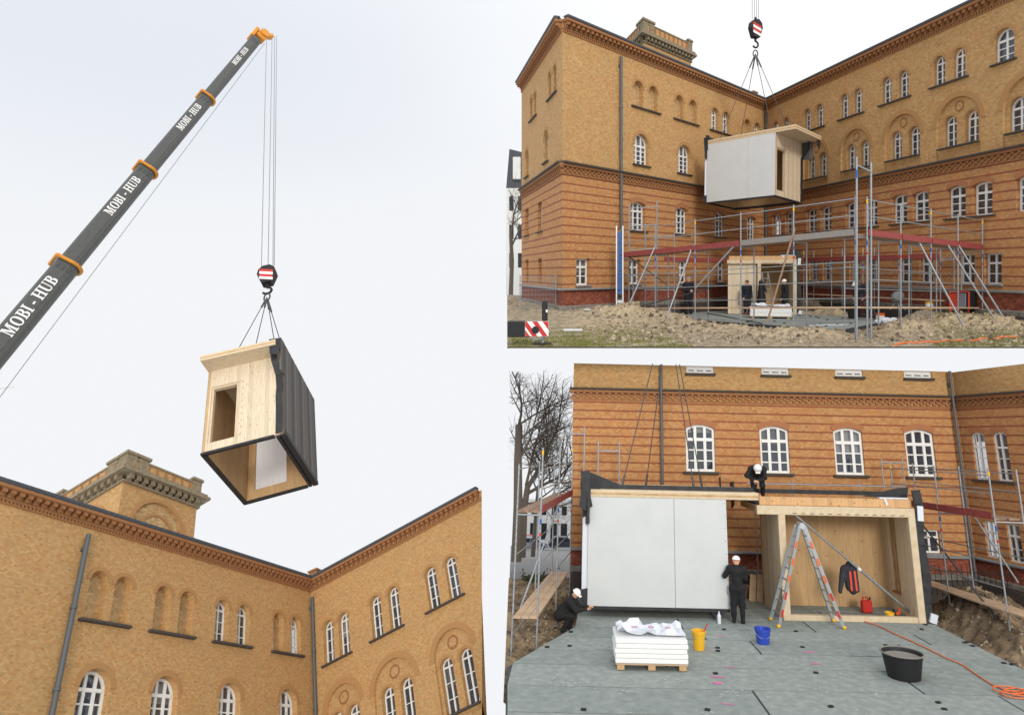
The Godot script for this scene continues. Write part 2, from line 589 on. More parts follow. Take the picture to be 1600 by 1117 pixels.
func add_sill(bld: Node3D, T: Transform3D, xa: float, xb: float, y: float, mat := "dark_ledge") -> void:
	var mb := MB.new()
	mb.cbox(Vector3((xa + xb) / 2, y - 0.035, 0.03), Vector3(xb - xa, 0.07, 0.16), 0.012)
	part("sill", mb, mat, bld, T)


func fill_openings(bld: Node3D, T: Transform3D, ops: Array, blind: MB) -> void:
	for o in ops:
		if o.get("blind", false):
			var p := outline(o.w, o.y1 - o.y0, o.arch)
			var TT := T * Transform3D(Basis.IDENTITY, Vector3(o.x, o.y0, -o.d))
			var one := MB.new()
			one.poly(p, TT, 0.0)
			part("blind_window", one, "brick_blind", bld)
		elif not o.get("niche", false):
			add_window(bld, T, o)


func cornice(bld: Node3D, T: Transform3D, x0: float, x1: float, H: float, roof := true, k := 1.0) -> void:
	var mb := MB.new()
	mb.box(Vector3((x0 + x1) / 2, H - 0.07 * k, 0.2 * k), Vector3(x1 - x0, 0.14 * k, 0.44 * k))
	mb.box(Vector3((x0 + x1) / 2, H - 0.475 * k, 0.035 * k), Vector3(x1 - x0, 0.05 * k, 0.11 * k))
	part("cornice", mb, "trim_brick", bld, T)
	var key := "corbel%.2f" % k
	if not cache.has(key):
		var cb := MB.new()
		cb.box(Vector3(0, -0.225 * k, 0.17 * k), Vector3(0.19 * k, 0.17 * k, 0.34 * k))
		cb.box(Vector3(0, -0.36 * k, 0.09 * k), Vector3(0.15 * k, 0.1 * k, 0.18 * k))
		cb.box(Vector3(0, -0.425 * k, 0.05 * k), Vector3(0.11 * k, 0.05 * k, 0.1 * k))
		cache[key] = cb.mesh()
	var n := int((x1 - x0) / (0.38 * k))
	for i in n:
		part("corbel", cache[key], "trim_brick", bld, T * Transform3D(Basis.IDENTITY, Vector3(x0 + (x1 - x0) * (i + 0.5) / n, H, 0.0)))
	var dn := MB.new()
	var nd := int((x1 - x0) / (0.17 * k))
	for i in nd:
		dn.box(Vector3(x0 + (x1 - x0) * (i + 0.5) / nd, H - 0.555 * k, 0.035 * k), Vector3(0.085 * k, 0.11 * k, 0.07 * k))
	stuff_part("dentil_course", dn, "trim_brick", bld, T)
	var b2 := MB.new()
	b2.box(Vector3((x0 + x1) / 2, H - 0.64 * k, 0.02), Vector3(x1 - x0, 0.05 * k, 0.045))
	part("string_course", b2, "trim_brick", bld, T)
	if roof:
		var gt := MB.new()
		gt.cbox(Vector3((x0 + x1) / 2, H + 0.065, 0.3 * k), Vector3(x1 - x0 + 0.04, 0.13, 0.36 * k), 0.03)
		part("gutter", gt, "slate", bld, T)


func band(bld: Node3D, T: Transform3D, x0: float, x1: float, y: float, k := 1.0) -> void: # storey band: ledge, brick steps, lattice of small blocks
	var mb := MB.new()
	mb.cbox(Vector3((x0 + x1) / 2, y - 0.04 * k, 0.12 * k), Vector3(x1 - x0, 0.08 * k, 0.26 * k), 0.012)
	part("band_ledge", mb, "dark_ledge", bld, T)
	var b := MB.new()
	b.box(Vector3((x0 + x1) / 2, y - 0.135 * k, 0.065 * k), Vector3(x1 - x0, 0.108 * k, 0.15 * k))
	b.box(Vector3((x0 + x1) / 2, y - 0.50 * k, 0.02 * k), Vector3(x1 - x0, 0.06 * k, 0.05 * k))
	part("band_course", b, "trim_brick", bld, T)
	var l := MB.new()
	var n := int((x1 - x0) / (0.14 * k))
	for i in n:
		for r in 3:
			if (i + r) % 2 == 0:
				l.box(Vector3(x0 + (x1 - x0) * (i + 0.5) / n, y - (0.235 + 0.09 * r) * k, 0.04 * k), Vector3(0.125 * k, 0.085 * k, 0.09 * k))
	stuff_part("brick_lattice", l, "trim_brick", bld, T)


func downpipe(bld: Node3D, T: Transform3D, x: float, ya: float, yb: float, r := 0.07) -> void:
	var mb := MB.new()
	mb.tube(Vector3(x, ya, 0.14), Vector3(x, yb, 0.14), r, r, 10)
	for i in int((yb - ya) / 2.0): mb.tube(Vector3(x, ya + 1.0 + i * 2.0, 0.14), Vector3(x, ya + 1.06 + i * 2.0, 0.14), r * 1.3, r * 1.3, 10)
	mb.box(Vector3(x, yb - 0.4, 0.05), Vector3(0.1, 0.1, 0.12))
	part("downpipe", mb, "pipe", bld, T)


func op(x: float, w: float, y0: float, y1: float, arch: int, more := {}) -> Dictionary:
	var o := {"x": x, "w": w, "y0": y0, "y1": y1, "arch": arch, "d": 0.24}
	o.merge(more, true)
	return o


func by_x(a: Dictionary, b: Dictionary) -> bool:
	return a.x < b.x


func wing_frame(dir: Vector3, corner: Vector3, face_right: bool) -> Transform3D:
	# x along the wall, y up, z out of the wall
	var d := dir.normalized()
	var x := -d if face_right else d
	return Transform3D(Basis(x, Vector3.UP, x.cross(Vector3.UP)), corner)


func arcade(bld: Node3D, mb: MB, blind: MB, T: Transform3D, x: float, w: float, y0: float, y1: float, wins: Array) -> Dictionary:
	# a wide arched recess with its own back wall, two windows and a small round moulding
	var T2 := T * Transform3D(Basis.IDENTITY, Vector3(0, 0, -0.10))
	wall_rows(mb, T2, x - w / 2 - 0.03, x + w / 2 + 0.03, [[y0, y1 + 0.03, wins]])
	fill_openings(bld, T2, wins, blind)
	for o in wins: add_arch_trim(bld, T2, o, 0.10, 0.012)
	var md := MB.new()
	var cy: float = (y1 + wins[0].y1) / 2.0 - 0.02
	for i in 16:
		var a := TAU * i / 16; var b := TAU * (i + 1) / 16
		md.tube(Vector3(x + cos(a) * 0.2, cy + sin(a) * 0.2, 0), Vector3(x + cos(b) * 0.2, cy + sin(b) * 0.2, 0), 0.035, 0.035, 5, false)
	part("round_moulding", md, "trim_brick", bld, T2)
	return op(x, w, y0, y1, 2, {"d": 0.10, "niche": true})


func tower(site: Transform3D, corner: Vector3, front: Vector3, back: Vector3, w: float, dp: float, top: float, label: String) -> void:
	# corner: foot of the front-left corner; front: along the front face to the right; back: along the left side away
	var F := Transform3D(Basis(front, Vector3.UP, front.cross(Vector3.UP)), corner)
	var t := thing("stair_tower", site * Transform3D(Basis.IDENTITY, corner), label, "tower")
	var inv := Transform3D(Basis.IDENTITY, corner).affine_inverse()
	F = inv * F
	var sx := -back.normalized()
	var S := Transform3D(Basis(sx, Vector3.UP, sx.cross(Vector3.UP)), Vector3.ZERO)
	var mb := MB.new()
	var bl := MB.new()
	for fr in [[F, 0.0, w], [S, -dp, 0.0]]:
		var T: Transform3D = fr[0]
		var mid: float = (fr[1] + fr[2]) / 2
		var span: float = fr[2] - fr[1]
		var o := op(mid, minf(span * 0.66, 2.7), top - 4.0, top - 0.35, 2, {"d": 0.09, "blind": true})
		wall_rows(mb, T, fr[1], fr[2], [[top - 6.0, top, [o]]])
		fill_openings(t, T, [o], bl)
		add_arch_trim(t, T, o, 0.16, 0.03, "arch_brick")
		var o2 := op(mid, o.w * 0.62, top - 4.0, top - 0.9, 2, {"d": 0.0})
		add_arch_trim(t, T * Transform3D(Basis.IDENTITY, Vector3(0, 0, -0.088)), o2, 0.12, 0.04, "arch_brick")
		# corbelled cornice
		var key := "towercorbel"
		if not cache.has(key):
			var cb := MB.new()
			cb.box(Vector3(0, 0.16, 0.12), Vector3(0.16, 0.2, 0.24))
			cb.box(Vector3(0, 0.03, 0.06), Vector3(0.12, 0.08, 0.12))
			cache[key] = cb.mesh()
		var n := int(span / 0.34)
		for i in n: part("corbel", cache[key], "tower_stone", t, T * Transform3D(Basis.IDENTITY, Vector3(fr[1] + span * (i + 0.5) / n, top + 0.08, 0)))
		var pn := int(span / 0.5)
		for i in pn: # panels of the parapet
			var pm := MB.new()
			pm.box(Vector3(fr[1] + 0.35 + (span - 0.7) * (i + 0.5) / pn, top + 0.82, 0.06), Vector3((span - 0.7) / pn * 0.2, 0.4, 0.05))
			part("parapet_pier", pm, "trim_brick", t, T)
	part("wall", mb, "brick_yellow", t)
	var a := MB.new()
	var P := func(u: float, v: float, y: float): return inv * corner + front * u + back * v + Vector3.UP * y
	var e := 0.34
	for yy in [[top, 0.08, 0.1], [top + 0.34, 0.12, e + 0.05], [top + 0.48, 0.12, e - 0.04]]:
		slab(a, P, -yy[2], w + yy[2], -yy[2], dp + yy[2], yy[0], yy[0] + yy[1])
	part("cornice", a, "tower_stone", t)
	var pr := MB.new()
	slab(pr, P, -0.05, w + 0.05, -0.05, dp + 0.05, top + 0.6, top + 1.08)
	part("parapet", pr, "brick_yellow", t)
	var cp := MB.new()
	slab(cp, P, -0.1, w + 0.1, -0.1, dp + 0.1, top + 1.08, top + 1.16)
	part("coping", cp, "tower_stone", t)
	for q in [[0.15, 0.15], [w - 0.15, 0.15], [0.15, dp - 0.15], [w - 0.15, dp - 0.15], [0.75, 0.15], [0.15, 0.75]]:
		var ps := MB.new()
		slab(ps, P, q[0] - 0.24, q[0] + 0.24, q[1] - 0.24, q[1] + 0.24, top + 0.605, top + 1.24)
		slab(ps, P, q[0] - 0.3, q[0] + 0.3, q[1] - 0.3, q[1] + 0.3, top + 1.24, top + 1.36)
		part("corner_post", ps, "tower_stone", t)


func slab(mb: MB, P: Callable, u0: float, u1: float, v0: float, v1: float, y0: float, y1: float) -> void: # a block on a plan that need not be square
	var c: Vector3 = (P.call(u0, v0, y0) + P.call(u1, v1, y1)) / 2
	var b := [P.call(u0, v0, y0), P.call(u1, v0, y0), P.call(u1, v1, y0), P.call(u0, v1, y0)]
	var t := [P.call(u0, v0, y1), P.call(u1, v0, y1), P.call(u1, v1, y1), P.call(u0, v1, y1)]
	mb.oq(c, b[0], b[1], b[2], b[3])
	mb.oq(c, t[0], t[1], t[2], t[3])
	for i in 4: mb.oq(c, b[i], b[(i + 1) % 4], t[(i + 1) % 4], t[i])


func wing_roof(bld: Node3D, T: Transform3D, x0: float, x1: float, H: float, in0 := 0.0, in1 := 0.0) -> void: # in0, in1: how far the ridge stays short of the ends
	var mb := MB.new()
	mb.quad(T * Vector3(x0, H + 0.02, 0.2), T * Vector3(x1, H + 0.02, 0.2), T * Vector3(x1 - in1, H + 0.6, -2.2), T * Vector3(x0 + in0, H + 0.6, -2.2))
	mb.quad(T * Vector3(x1 - in1, H - 0.1, -2.2), T * Vector3(x0 + in0, H - 0.1, -2.2), T * Vector3(x0 + in0, H + 0.6, -2.2), T * Vector3(x1 - in1, H + 0.6, -2.2))
	part("roof", mb, "slate", bld)


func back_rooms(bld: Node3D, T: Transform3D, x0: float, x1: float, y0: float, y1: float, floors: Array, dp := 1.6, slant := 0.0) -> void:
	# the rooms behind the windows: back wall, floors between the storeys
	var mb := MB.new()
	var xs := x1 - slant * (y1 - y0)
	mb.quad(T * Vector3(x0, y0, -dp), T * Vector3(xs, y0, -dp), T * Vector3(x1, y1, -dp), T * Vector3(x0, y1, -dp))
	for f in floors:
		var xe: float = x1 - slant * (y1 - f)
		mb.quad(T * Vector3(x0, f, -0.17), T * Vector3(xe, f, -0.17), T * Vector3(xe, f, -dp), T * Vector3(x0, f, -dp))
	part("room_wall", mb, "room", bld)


func site_a_building() -> void:
	var H := 12.78
	var bld := thing("brick_building", A, "yellow brick building corner below the crane and the hanging timber module", "building")
	var L := wing_frame(Vector3(-0.0842, 0, 0.9964), Vector3.ZERO, true)
	var R := wing_frame(Vector3(0.9834, 0, 0.1816), Vector3.ZERO, false)
	var mb := MB.new()
	var blind := MB.new()
	var top := []
	for c in [[-9.56, true], [-8.74, true], [-7.28, true], [-6.34, true], [-4.79, false], [-3.77, false], [-1.96, true], [-0.99, false]]:
		top.append(op(c[0], 0.58, 9.86, 11.24, 2, {"blind": c[1], "d": 0.24, "curtain": 0.6 if c[0] > -5.0 and c[0] < -4.0 else 0.0, "split": true}))
	var low := []
	for c in [-9.12, -6.82, -4.25, -1.45]: low.append(op(c, 0.92, 6.9, 8.68, 2, {"nv": 3, "nh": 4, "split": true, "curtain": 0.35 if c < -5.0 and c > -8.0 else 0.0}))
	wall_rows(mb, L, -14.2, 0.0, [[5.0, 9.2, low], [9.2, H, top]])
	fill_openings(bld, L, top, blind)
	fill_openings(bld, L, low, blind)
	for o in top: add_arch_trim(bld, L, o, 0.12)
	for o in low: add_arch_trim(bld, L, o, 0.16)
	for s in [[-9.98, -8.34], [-7.7, -5.92], [-5.2, -3.36], [-2.37, -0.58]]: add_sill(bld, L, s[0], s[1], 9.86)
	for c in [-9.12, -6.82, -4.25, -1.45]: add_sill(bld, L, c - 0.6, c + 0.6, 6.9)
	cornice(bld, L, -14.2, 0.0, H, true, 0.62)
	downpipe(bld, L, -10.28, 5.0, 12.1)
	# right wing; the piece of it that stands here ends in a slanting break
	var k := 0.243
	var rt := []
	for c in [0.79, 1.54, 3.1, 3.95, 5.73, 6.66]: rt.append(op(c, 0.5, 9.38, 10.92, 2, {"d": 0.24, "split": true}))
	var ar := []
	var spots := [[1.3, 1.5, 0.93, 1.67], [3.6, 1.82, 3.2, 4.02], [6.17, 1.6, 5.76, 6.58]]
	for s in spots:
		var ws := [op(s[2], 0.54, 5.9, 7.66, 2, {"split": true}), op(s[3], 0.54, 5.9, 7.66, 2, {"split": true})]
		ar.append(arcade(bld, mb, blind, R, s[0], s[1], 5.0, 8.45, ws))
		add_sill(bld, R, s[0] - s[1] * 0.46, s[0] + s[1] * 0.46, 5.9)
	wall_rows(mb, R, 0.0, 8.65, [[5.0, 9.0, ar], [9.0, H, rt]], k, H)
	fill_openings(bld, R, rt, blind)
	for o in rt: add_arch_trim(bld, R, o, 0.11)
	for o in ar: add_arch_trim(bld, R, o, 0.2)
	for s in [[0.45, 1.9], [2.72, 4.34], [5.3, 7.08]]: add_sill(bld, R, s[0], s[1], 9.38)
	cornice(bld, R, 0.0, 8.55, H, true, 0.62)
	downpipe(bld, L, -0.12, 5.0, 12.1, 0.06)
	part("wall", mb, "brick_yellow_fine", bld)
	wing_roof(bld, L, -14.2, 0.5, H)
	wing_roof(bld, R, -0.5, 8.6, H, 0.0, 3.0)
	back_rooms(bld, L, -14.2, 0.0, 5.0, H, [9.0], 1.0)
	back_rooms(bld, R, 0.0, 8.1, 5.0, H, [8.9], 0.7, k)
	var ch := MB.new()
	ch.cbox(Vector3(-0.35, H + 0.5, -0.9), Vector3(0.36, 0.6, 0.3), 0.02)
	ch.box(Vector3(-0.35, H + 0.83, -0.9), Vector3(0.44, 0.07, 0.38))
	part("chimney", ch, "trim_brick", bld)
	# tower behind the left wing
	var front := -Vector3(-0.0842, 0, 0.9964)
	var back := -Vector3(0.9834, 0, 0.1816)
	var foot := back * 4.0 - front * 6.43
	tower(A, foot, front, back, 3.74, 3.9, 17.2, "square brick tower with round blind arch at lower left under the hanging module")


func site_b_building() -> void:
	var H := 12.78
	var corner := Vector3(11.899, 0, -40.2)
	var dl := Vector3(-0.6853, 0, 0.7283)
	var dr := Vector3(0.2607, 0, 0.9654)
	var bld := thing("brick_building", B * Transform3D(Basis.IDENTITY, corner), "three-storey yellow brick building with striped lower storeys enclosing the scaffolded courtyard", "building")
	var L := wing_frame(dl, Vector3.ZERO, true)
	var R := wing_frame(dr, Vector3.ZERO, false)
	var E := wing_frame(dr, dl * 18.2, true) # end wall, running back from the outer corner
	# E faces left-front: x runs towards the viewer
	E = Transform3D(Basis(dr, Vector3.UP, dr.cross(Vector3.UP)), dl * 18.2)
	var up := MB.new()
	var lo := MB.new()
	var blind := MB.new()
	var red := MB.new()
	var base := MB.new()
	var Y := [1.42, 6.8, 9.5, H]
	# left wing
	var top := []
	for c in [[-12.97, true], [-11.78, true], [-9.5, true], [-8.23, true], [-6.0, false], [-4.78, false], [-2.3, true], [-1.05, false]]:
		top.append(op(c[0], 0.74, 10.06, 11.32, 2, {"blind": c[1], "d": 0.24, "curtain": 0.7 if c[0] < -4.0 else 0.0}))
	var mid := []
	for c in [-12.75, -9.05, -5.4, -1.9]: mid.append(op(c, 1.16, 7.3, 8.8, 2, {"nv": 3, "nh": 4, "curtain": 0.55 if c < -12.0 else (0.3 if c < -9 else 0.0)}))
	var first := []
	for c in [-12.98, -9.28, -5.45, -1.75]: first.append(op(c, 1.12, 4.12, 5.5, 1, {"nv": 3, "nh": 3}))
	var ground := []
	for c in [-16.9, -13.25, -9.15, -5.3, -1.9]: ground.append(op(c, 0.86, 1.56, 2.72, 0, {"nh": 2}))
	wall_rows(up, L, -18.2, 0, [[Y[1], Y[2], mid], [Y[2], H, top]])
	wall_rows(lo, L, -18.2, 0, [[Y[0], 3.4, ground], [3.4, Y[1], first]])
	for ops in [top, mid, first, ground]: fill_openings(bld, L, ops, blind)
	for o in top: add_arch_trim(bld, L, o, 0.13)
	for o in mid: add_arch_trim(bld, L, o, 0.18)
	for o in first: add_arch_trim(bld, L, o, 0.24, 0.02, "gauged_brick")
	for s in [[-13.55, -11.2], [-10.07, -7.66], [-6.57, -4.2], [-2.87, -0.5]]: add_sill(bld, L, s[0], s[1], 10.06)
	for o in mid: add_sill(bld, L, o.x - 0.7, o.x + 0.7, o.y0)
	for o in first: add_sill(bld, L, o.x - 0.72, o.x + 0.72, o.y0)
	for o in ground: add_sill(bld, L, o.x - 0.5, o.x + 0.5, o.y0, "ledge_zinc")
	# right wing
	var rtop := []
	for c in [1.2, 2.3, 4.35, 5.44, 7.48, 8.49, 10.46, 11.5, 13.52, 14.52]: rtop.append(op(c, 0.62, 10.06, 11.3, 2, {"lamp": c > 14.5}))
	rtop.append(op(16.55, 0.86, 10.1, 11.36, 2))
	rtop.append(op(17.9, 0.7, 10.1, 11.36, 2))
	var rmid := []
	for s in [[1.9, 1.3, 2.4], [5.05, 4.6, 5.6], [8.28, 7.86, 8.88], [11.42, 10.98, 12.04], [14.46, 14.0, 15.04], [17.6, 17.05, 18.2]]:
		var ws := [op(s[1], 0.64 if s[0] < 17 else 0.8, 7.34, 8.64, 2), op(s[2], 0.64 if s[0] < 17 else 0.8, 7.34, 8.64, 2, {"lamp": s[0] > 7.0 and s[0] < 9.0 or s[0] > 14.0 and s[0] < 15.0})]
		rmid.append(arcade(bld, up, blind, R, s[0], 2.16, Y[1], 9.32, ws))
		add_sill(bld, R, s[0] - 1.0, s[0] + 1.0, 7.34)
	var rfirst := []
	for c in [1.28, 2.62, 4.7, 5.98, 8.02, 9.4, 11.27, 12.51, 14.4, 15.62, 17.5]: rfirst.append(op(c, 0.9, 4.36, 5.68, 1, {"lamp": c == 9.4 or c == 15.62}))
	var rground := []
	for c in [1.6, 2.8, 4.9, 6.09, 8.24, 9.57, 11.64, 12.83, 14.89, 16.08]: rground.append(op(c, 0.76, 1.66, 2.86, 0, {"nh": 2}))
	wall_rows(up, R, 0, 19.0, [[Y[1], 9.7, rmid], [9.7, H, rtop]])
	wall_rows(lo, R, 0, 19.0, [[Y[0], 3.4, rground], [3.4, Y[1], rfirst]])
	for ops in [rtop, rfirst, rground]: fill_openings(bld, R, ops, blind)
	for o in rtop: add_arch_trim(bld, R, o, 0.13)
	for o in rmid: add_arch_trim(bld, R, o, 0.22)
	for o in rfirst: add_arch_trim(bld, R, o, 0.2, 0.02, "gauged_brick")
	for i in 5: add_sill(bld, R, rtop[2 * i].x - 0.5, rtop[2 * i + 1].x + 0.5, 10.06)
	add_sill(bld, R, 16.0, 17.1, 10.1)
	for i in 5: add_sill(bld, R, rfirst[2 * i].x - 0.6, rfirst[2 * i + 1].x + 0.6, 4.36)
	for o in rground: add_sill(bld, R, o.x - 0.46, o.x + 0.46, o.y0, "ledge_zinc")
	# end wall
	var etop := []
	for c in [-6.8, -5.79, -2.42, -1.4]: etop.append(op(c, 0.6, 10.06, 11.3, 2))
	var emid := []
	for c in [-8.0, -3.2]: emid.append(op(c, 0.95, 7.3, 8.8, 2, {"nv": 3, "nh": 4}))
	var efirst := []
	for c in [-8.0, -4.6]: efirst.append(op(c, 1.0, 4.12, 5.6, 1, {"nv": 3}))
	var eground := []
	for c in [-8.0, -4.6]: eground.append(op(c, 0.86, 1.56, 2.8, 0, {"nh": 2}))
	wall_rows(up, E, -9.6, 0, [[Y[1], Y[2], emid], [Y[2], H, etop]])
	wall_rows(lo, E, -9.6, 0, [[Y[0], 3.4, eground], [3.4, Y[1], efirst]])
	for ops in [etop, emid, efirst, eground]: fill_openings(bld, E, ops, blind)
	for o in etop: add_arch_trim(bld, E, o, 0.13)
	for o in emid: add_arch_trim(bld, E, o, 0.18)
	add_sill(bld, E, -7.2, -5.3, 10.06)
	add_sill(bld, E, -2.85, -0.95, 10.06)
	for o in emid: add_sill(bld, E, o.x - 0.6, o.x + 0.6, o.y0)
	for o in efirst: add_sill(bld, E, o.x - 0.65, o.x + 0.65, o.y0)
	for fr in [[L, -18.2, 0.0], [R, 0.0, 19.0], [E, -9.6, 0.0]]:
		var T: Transform3D = fr[0]
		cornice(bld, T, fr[1], fr[2], H, true, 0.78)
		band(bld, T, fr[1] - (0.1 if T == L else 0.0), fr[2] + (0.1 if T == E else 0.0), Y[1])
		wall_rows(red, T, fr[1], fr[2], [[0.7, Y[0], []]])
		var lg := MB.new()
		lg.cbox(Vector3((fr[1] + fr[2]) / 2, Y[0] - 0.03, 0.06), Vector3(fr[2] - fr[1], 0.09, 0.2), 0.02)
		part("plinth_ledge", lg, "ledge_zinc", bld, T)
		var st := MB.new()
		st.cbox(Vector3((fr[1] + fr[2]) / 2, 0.58, 0.0), Vector3(fr[2] - fr[1] + 0.1, 0.24, 0.3), 0.03)
		part("base_course", st, "stone", bld, T)
		base.box(T * Vector3((fr[1] + fr[2]) / 2, 0.1, 0.05), Vector3(fr[2] - fr[1] + 0.2, 0.8, 0.36), T.basis)
	downpipe(bld, L, -14.45, 0.7, 12.1)
	downpipe(bld, L, -0.15, 0.7, 12.1)
	part("upper_wall", up, "brick_yellow", bld)
	part("striped_wall", lo, "brick_striped", bld)
	part("plinth", red, "brick_red", bld)
	part("base", base, "dark_ledge", bld)
	wing_roof(bld, L, -18.4, 0.5, H, 4.4, 0.0)
	wing_roof(bld, R, -0.5, 19.0, H)
	wing_roof(bld, E, -9.7, 0.2, H, 0.5, 4.4)
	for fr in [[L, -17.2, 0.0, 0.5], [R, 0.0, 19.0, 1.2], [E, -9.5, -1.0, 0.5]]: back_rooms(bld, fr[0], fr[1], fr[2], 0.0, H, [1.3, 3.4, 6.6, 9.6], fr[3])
	for c in [[L, -0.3], [R, 15.4]]:
		var ch := MB.new()
		ch.cbox(Vector3(c[1], H + 0.4, -0.7), Vector3(0.5, 0.5, 0.4), 0.02)
		ch.box(Vector3(c[1], H + 0.69, -0.7), Vector3(0.6, 0.08, 0.5))
		part("chimney", ch, "trim_brick", bld, c[0])
	tower(B, corner - dr * 4.0 + dl * 10.17, -dl, -dr, 4.89, 4.6, 15.3, "square brick tower with grey stone parapet rising behind the courtyard building's left wing")


func site_c_building() -> void:
	var k := 0.68
	var bld := thing("brick_building", C * Transform3D(Basis.IDENTITY, Vector3(0, 0, -19.6)), "striped brick wall with three-light windows behind the two modules on the deck", "building")
	var F := Transform3D.IDENTITY
	var up := MB.new()
	var lo := MB.new()
	var blind := MB.new()
	var red := MB.new()
	var dR := Vector3(0.245, 0, 0.97).normalized()
	var R := wing_frame(dR, Vector3(11.55, 0, 0), false)
	var first := []
	for c in [3.8, 6.0, 8.2, 10.32]: first.append(op(c, 0.86, 3.12, 4.46, 1, {"nv": 3, "nh": 3, "split": true, "d": 0.12}))
	var ground := []
	for c in [1.6, 3.8, 5.85, 8.2, 10.3]: ground.append(op(c, 0.58, 1.04, 1.66, 0, {"nh": 1, "split": true, "d": 0.12}))
	var upper := []
	for c in [3.85, 6.15, 8.4, 10.5]: upper.append(op(c, 0.84, 5.98, 6.19, 0, {"nv": 3, "nh": 1, "split": true, "curtain": 0.9 if c < 7 else 0.0, "d": 0.1}))
	wall_rows(up, F, 0.0, 11.55, [[5.45, 6.2, upper]])
	wall_rows(lo, F, 0.0, 11.55, [[0.96, 2.2, ground], [2.2, 5.45, first]])
	for ops in [first, ground, upper]: fill_openings(bld, F, ops, blind)
	for o in first: add_arch_trim(bld, F, o, 0.17, 0.02, "gauged_brick")
	for o in first: add_sill(bld, F, o.x - 0.52, o.x + 0.52, o.y0)
	for o in upper: add_sill(bld, F, o.x - 0.46, o.x + 0.46, o.y0)
	for o in ground: add_sill(bld, F, o.x - 0.34, o.x + 0.34, o.y0, "ledge_zinc")
	var rf := []
	for c in [0.62, 1.35, 2.5, 3.4, 4.6]: rf.append(op(c, 0.44, 3.1, 4.4, 1, {"split": true, "d": 0.1}))
	var rg := []
	for c in [0.62, 1.35, 2.5, 3.4, 4.6]: rg.append(op(c, 0.4, 1.04, 2.0, 0, {"nh": 2, "split": true, "d": 0.1}))
	wall_rows(lo, R, 0, 6.0, [[0.96, 2.3, rg], [2.3, 5.45, rf]])
	wall_rows(up, R, 0, 6.0, [[5.45, 6.18, []]])
	for ops in [rf, rg]: fill_openings(bld, R, ops, blind)
	for o in rf: add_arch_trim(bld, R, o, 0.15, 0.02, "gauged_brick")
	add_sill(bld, R, 0.3, 1.68, 3.1)
	add_sill(bld, R, 2.2, 2.8, 3.1)
	band(bld, R, 0.06, 6.0, 5.47, k)
	band(bld, F, -0.1, 11.5, 5.47, k)
	for fr in [[F, 0.0, 11.55], [R, 0.0, 6.0]]:
		var T: Transform3D = fr[0]
		wall_rows(red, T, fr[1], fr[2], [[0.5, 0.96, []]])
		var lg := MB.new()
		lg.cbox(Vector3((fr[1] + fr[2]) / 2, 0.95, 0.04), Vector3(fr[2] - fr[1], 0.07, 0.13), 0.015)
		part("plinth_ledge", lg, "ledge_zinc", bld, T)
		var st := MB.new()
		st.cbox(Vector3((fr[1] + fr[2]) / 2, 0.43, 0.03), Vector3(fr[2] - fr[1], 0.15, 0.2), 0.02)
		part("base_course", st, "stone", bld, T)
		var bs := MB.new()
		bs.box(Vector3((fr[1] + fr[2]) / 2, 0.0, 0.06), Vector3(fr[2] - fr[1], 0.7, 0.3))
		part("base", bs, "dark_ledge", bld, T)
	downpipe(bld, F, 2.64, 0.4, 6.2, 0.042)
	downpipe(bld, F, 11.4, 0.4, 6.2, 0.042)
	# left end of the wall, running back
	wall_rows(lo, Transform3D(Basis(Vector3(0, 0, 1), Vector3.UP, Vector3(-1, 0, 0)), Vector3.ZERO), -1.4, 0.0, [[0.4, 5.45, []]])
	part("upper_wall", up, "brick_yellow_fine", bld)
	part("striped_wall", lo, "brick_striped_fine", bld)
	part("plinth", red, "brick_red_fine", bld)
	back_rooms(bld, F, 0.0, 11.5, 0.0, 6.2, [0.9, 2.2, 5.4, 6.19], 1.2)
	back_rooms(bld, R, 0.0, 6.0, 0.0, 6.1, [0.9, 2.2, 5.19], 1.0)


